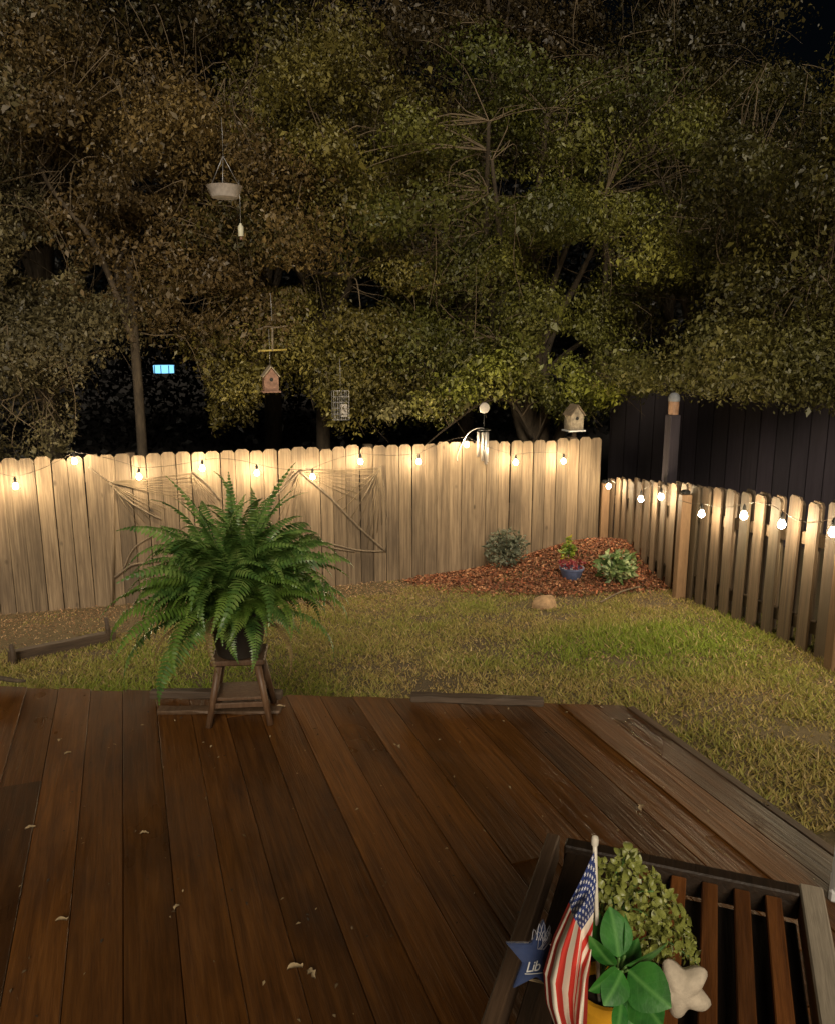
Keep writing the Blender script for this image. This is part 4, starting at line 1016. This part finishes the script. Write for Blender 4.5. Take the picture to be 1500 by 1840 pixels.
def house(o, w_, h, d, mwall, mroof, sill=None):
    bm = bmesh.new()
    prof = [(-w_/2, 0), (w_/2, 0), (w_/2, h*0.62), (0, h), (-w_/2, h*0.62)]
    vs = [bm.verts.new((x_, -d/2, z)) for x_, z in prof]; f = bm.faces.new(vs); r = bmesh.ops.extrude_face_region(bm, geom=[f])
    bmesh.ops.translate(bm, vec=(0, d, 0), verts=[v for v in r['geom'] if isinstance(v, bmesh.types.BMVert)])
    link('body', mesh_of(bm, 'body'), mwall, o)
    a_ = math.atan2(h*0.38, w_/2); L = math.hypot(h*0.38, w_/2) + 0.03
    for s_ in (-1, 1):
        link('roof_panel', bx((0, 0, 0), (L, d+0.05, 0.012), 0.002), mroof, o, (s_*(w_/4+0.006), 0, h*0.81+0.010), (0, s_*a_, 0))
    link('entrance_hole', lathe([(0.0, -0.004), (0.020, -0.004), (0.020, 0.004), (0.0, 0.004)], 14, 'hole'), M['black'], o, (0, -d/2, h*0.5), (rad(90), 0, 0))
    link('base', bx((0, 0, -0.008), (w_+0.04, d+0.05, 0.016), 0.002), sill or mwall, o)
M['pink_wood'] = mat_plain('faded_red_wood', (0.22, 0.125, 0.09), 0.85, 0.5, 18); M['pale_wood'] = mat_plain('pale_wood', (0.24, 0.20, 0.145), 0.85, 0.5, 18)
o, s = hang('birdhouse', 487, 702, 8.7, 'small faded red birdhouse hanging among the twigs', 'birdhouse')
house(o, 0.15, 0.24, 0.13, M['pink_wood'], M['pale_wood']); wire_up(o, 0.24, 0.4)
o, s = hang('birdhouse', 1030, 772, bf_y(4.6)+0.12, 'pale birdhouse set on the fence top near the corner', 'birdhouse')
house(o, 0.17, 0.27, 0.14, M['pale_wood'], M['bark_pale'], M['white_paint'])
link('mounting_post', bx((0, 0, -0.25), (0.05, 0.04, 0.46)), M['old_timber'], o)
o, s = hang('perch_feeder', 490, 630, 8.7, 'hanging bird perch with a yellowish crossbar', 'bird feeder')
link('crossbar', tubes([([(-0.15, 0, 0), (0.15, 0, 0.012)], 0.010)], 7, 'bar'), mat_plain('yellow_wood', (0.42, 0.33, 0.08), 0.7), o)
link('stem', tubes([([(0, 0, 0), (0.005, 0, 0.24)], 0.012)], 7, 'stem'), M['pale_wood'], o)
link('upper_arm', tubes([(smooth_path([(-0.16, 0, 0.21), (-0.05, 0, 0.25), (0.05, 0, 0.24), (0.17, 0, 0.26)], 3), 0.007)], 6, 'arm'), M['bark_pale'], o); wire_up(o, 0.24, 0.35)
o, s = hang('tray_feeder', 404, 347, 8.45, 'whitish hanging tray feeder high in the branches', 'bird feeder')
link('tray', lathe([(0.08, -0.05), (0.13, -0.04), (0.175, 0.06), (0.18, 0.065), (0.165, 0.062), (0.12, -0.02), (0.0, -0.025)], 16, 'tray'), mat_plain('whitewashed_plastic', (0.42, 0.38, 0.36), 0.6, 0.3, 18), o)
for a_ in (0.3, 2.4, 4.5):
    link('strap', tubes([([(0.17*math.cos(a_), 0.17*math.sin(a_), 0.06), (0, 0, 0.34)], 0.004)], 4, 'strap'), M['wire'], o)
wire_up(o, 0.34, 0.35)
o, s = hang('bottle_feeder', 433, 413, 8.4, 'slim white bottle feeder dangling below the tray feeder', 'bird feeder')
link('bottle', lathe([(0.0, -0.06), (0.026, -0.058), (0.028, 0.03), (0.012, 0.05), (0.012, 0.062), (0.0, 0.064)], 12, 'bottle'), mat_plain('milky_plastic', (0.60, 0.58, 0.45), 0.5, 0.15, 20), o)
link('spout', lathe([(0.0, -0.09), (0.014, -0.088), (0.014, -0.058), (0.0, -0.056)], 10, 'spout'), M['pink_wood'], o); wire_up(o, 0.06, 0.4)
# blue lantern far behind
o, s = hang('blue_lantern', 295, 663, 11.2, 'glowing blue lantern hanging in the dark gap under the trees', 'lantern')
link('glow', lathe([(0.0, -0.055), (0.13, -0.05), (0.135, 0.05), (0.0, 0.055)], 18, 'glow'), M['blue_glow'], o)
for k in range(9):
    a_ = 2*math.pi*k/9 + 0.2
    link('bar', tubes([([(0.142*math.cos(a_), 0.142*math.sin(a_), -0.05), (0.142*math.cos(a_), 0.142*math.sin(a_), 0.05)], 0.006)], 4, 'bar'), M['black'], o)
link('cap', lathe([(0.0, 0.056), (0.15, 0.056), (0.12, 0.09), (0.03, 0.12), (0.0, 0.125)], 16, 'cap'), M['black'], o); wire_up(o, 0.12, 1.2)
# capped post behind the low fence
q = ony(1209, 745, 6.75); zt = q.z
cp = thing('capped_post', (q.x, q.y, GB), 'dark post with a rounded grey cap behind the low fence', 'post')
link('shaft', bx((0, 0, (zt-GB)/2), (0.115, 0.10, zt-GB), 0.006), M['shed'], cp)
link('collar', lathe([(0.050, 0.0), (0.052, 0.10), (0.050, 0.13), (0.0, 0.13)], 16, 'collar'), mat_plain('warm_lit_sleeve', (0.26, 0.15, 0.09), 0.6, 0.3, 20), cp, (0, 0, zt-GB+0.002))  # orange tone stands in for warm light on the cap's lower part
link('cap', lathe([(0.056, 0.0), (0.058, 0.03), (0.050, 0.06), (0.032, 0.08), (0.0, 0.088)], 16, 'cap'), mat_plain('grey_cap', (0.17, 0.18, 0.20), 0.6, 0.3, 15), cp, (0, 0, zt-GB+0.133))
# dark shed beyond the low fence
A2, B2 = Vector((6.25, 9.55)), Vector((9.1, 6.2)); dd = (B2-A2); Ls = dd.length; du = dd/Ls; dnn = Vector((du.y, -du.x))
if dnn.dot(A2) > 0: dnn = -dnn
shed = thing('garden_shed', (A2.x, A2.y, GB), 'dark vertical board garden shed beyond the low gapped fence', 'shed', rz=math.atan2(du.y, du.x))
SH = 2.05; nb = int(Ls/0.19)
for k in range(nb+1):
    link('board', bx((0, 0, 0), (0.183, 0.022, SH), 0.003), M['shed'], shed, (0.095+k*0.19, random.uniform(-.004, .004), SH/2 + random.uniform(-.01, .01)))
inv = 1.0
link('side_wall', bx((0, 0, 0), (0.03, 2.0, SH), 0.003), M['shed'], shed, (-0.018, 1.02, SH/2)); link('side_wall', bx((0, 0, 0), (0.03, 2.0, SH), 0.003), M['shed'], shed, (Ls+0.2, 1.02, SH/2))
link('back_wall', bx((0, 0, 0), (Ls+0.2, 0.03, SH), 0.003), M['shed'], shed, (Ls/2+0.08, 2.04, SH/2))
link('roof', bx((0, 0, 0), (Ls+0.3, 2.2, 0.05), 0.006), M['shed'], shed, (Ls/2+0.08, 1.0, SH+0.05), (rad(2), 0, 0))

# ------------------------------------------------------------------ corner bed planting
def leaf_clump(name, c, n_, rad3, L, mat, label, cat, stems=9, wr=0.45, up=0.0, group=None):
    root = thing(name, c, label, cat, group); cz = rad3[2]
    d = unit(R.normal(size=(n_, 3))); r = R.random(n_)**0.5
    P = d*r[:, None]*np.array(rad3) + np.array([0, 0, cz*1.02]); P[:, 2] = np.maximum(P[:, 2], 0.02)
    ll = L*R.uniform(0.6, 1.35, n_)
    link('foliage', np_mesh('foliage', leaf_quads(P, ll, ll*wr, droop=-0.2+up), 4, None, [mat]), None, root)
    bm = bmesh.new()
    for k in range(stems):
        e = Vector(P[R.integers(0, n_)]); tube(bm, smooth_path([Vector((random.uniform(-.03, .03), random.uniform(-.03, .03), -0.03)), e*0.5 + Vector((0, 0, 0.03)), e], 3), 0.004, 4)
    link('stems', mesh_of(bm, 'stems'), M['twig'], root); return root
g = on_ground(908, 1022)
leaf_clump('shrub', g, 900, (0.24, 0.20, 0.22), 0.055, mat_leaf('leaf_silver', (0.05, 0.06, 0.04), (0.11, 0.125, 0.085), (0.20, 0.215, 0.15), 6), 'rounded grey green shrub against the tall fence', 'shrub')
g = on_ground(1020, 1008)
leaf_clump('flowering_plant', g, 130, (0.085, 0.08, 0.12), 0.06, mat_leaf('leaf_yellow', (0.07, 0.15, 0.02), (0.16, 0.24, 0.03), (0.45, 0.40, 0.03), 14), 'small yellow green plant in the mulch by the corner', 'plant')
g = on_ground(1108, 1050)
hp = leaf_clump('hosta', g, 260, (0.22, 0.18, 0.17), 0.085, mat_leaf('leaf_hosta', (0.05, 0.09, 0.03), (0.12, 0.19, 0.06), (0.34, 0.36, 0.18), 8), 'loose light green leafy plant beside the low fence', 'plant', 12, 0.5)
g = on_ground(1026, 1040)
bp = thing('blue_pot', g, 'little blue pot with red blooms in the mulch', 'pot')
link('vessel', lathe([(0.075, -0.01), (0.085, 0.0), (0.115, 0.10), (0.125, 0.102), (0.125, 0.12), (0.105, 0.12), (0.10, 0.095), (0.0, 0.09)], 16, 'vessel'), mat_plain('blue_glaze', (0.07, 0.09, 0.17), 0.35, 0.3, 20), bp)
n_ = 90; P = unit(R.normal(size=(n_, 3)))*R.random((n_, 1))**0.5*np.array([0.16, 0.13, 0.05]) + np.array([0, 0, 0.15])
tag(link('blooms', np_mesh('blooms', leaf_quads(P, np.full(n_, 0.04), np.full(n_, 0.032), -0.3), 4, None, [mat_leaf('red_petal', (0.10, 0.012, 0.014), (0.19, 0.025, 0.035), (0.26, 0.06, 0.07), 12)]), None, bp), kind='stuff')
g = on_ground(978, 1092)
bm = bmesh.new(); bmesh.ops.create_icosphere(bm, subdivisions=3, radius=1.0)
for v in bm.verts:
    v.co *= 1 + 0.16*mnoise.noise(v.co*1.7); v.co = Vector((v.co.x*0.115, v.co.y*0.09, v.co.z*0.085))
tag(link('rock', mesh_of(bm, 'rock', True), mat_plain('tan_stone', (0.34, 0.22, 0.12), 0.85, 0.4, 16, 0, 0.6), None, g + Vector((0, 0, 0.03))), 'rounded tan rock at the front of the mulch bed', 'rock')
a_ = on_ground(1078, 1088); b_ = on_ground(1150, 1062)
tag(link('twig', tubes([(smooth_path([Vector((0, 0, 0.03)), (b_-a_)*0.5 + Vector((0, 0, 0.06)), b_-a_ + Vector((0, 0, 0.045))], 4), 0.008)], 5, 'twig'), M['bark_pale'], None, a_), 'pale twig lying on the mulch before the leafy plant', 'twig')
# crumbs of leaf and dirt on the deck
n = 420
x = R.uniform(-0.9, 1.85, n); y = R.uniform(1.2, 3.6, n); k = y < DK_A + DK_S*x - 0.05; x, y = x[k], y[k]; m_ = len(x)
P = np.stack([x, y, np.full(m_, 0.004)], 1); L = R.uniform(0.004, 0.016, m_)
V = leaf_quads_n(P, unit(R.normal(0, 0.25, (m_, 3)) + np.array([0, 0, 1.0])), L, L*0.5)
cc = np.array([(0.30, 0.22, 0.12), (0.12, 0.08, 0.04), (0.04, 0.03, 0.02)])[R.integers(0, 3, m_)]
tag(link('leaf_crumbs', np_mesh('leaf_crumbs', V, 4, np.repeat(np.concatenate([cc, np.ones((m_, 1))], 1), 4, 0), [M['chips']])), 'tiny crumbs of dry leaf and dirt scattered over the deck', 'leaf litter', kind='stuff')
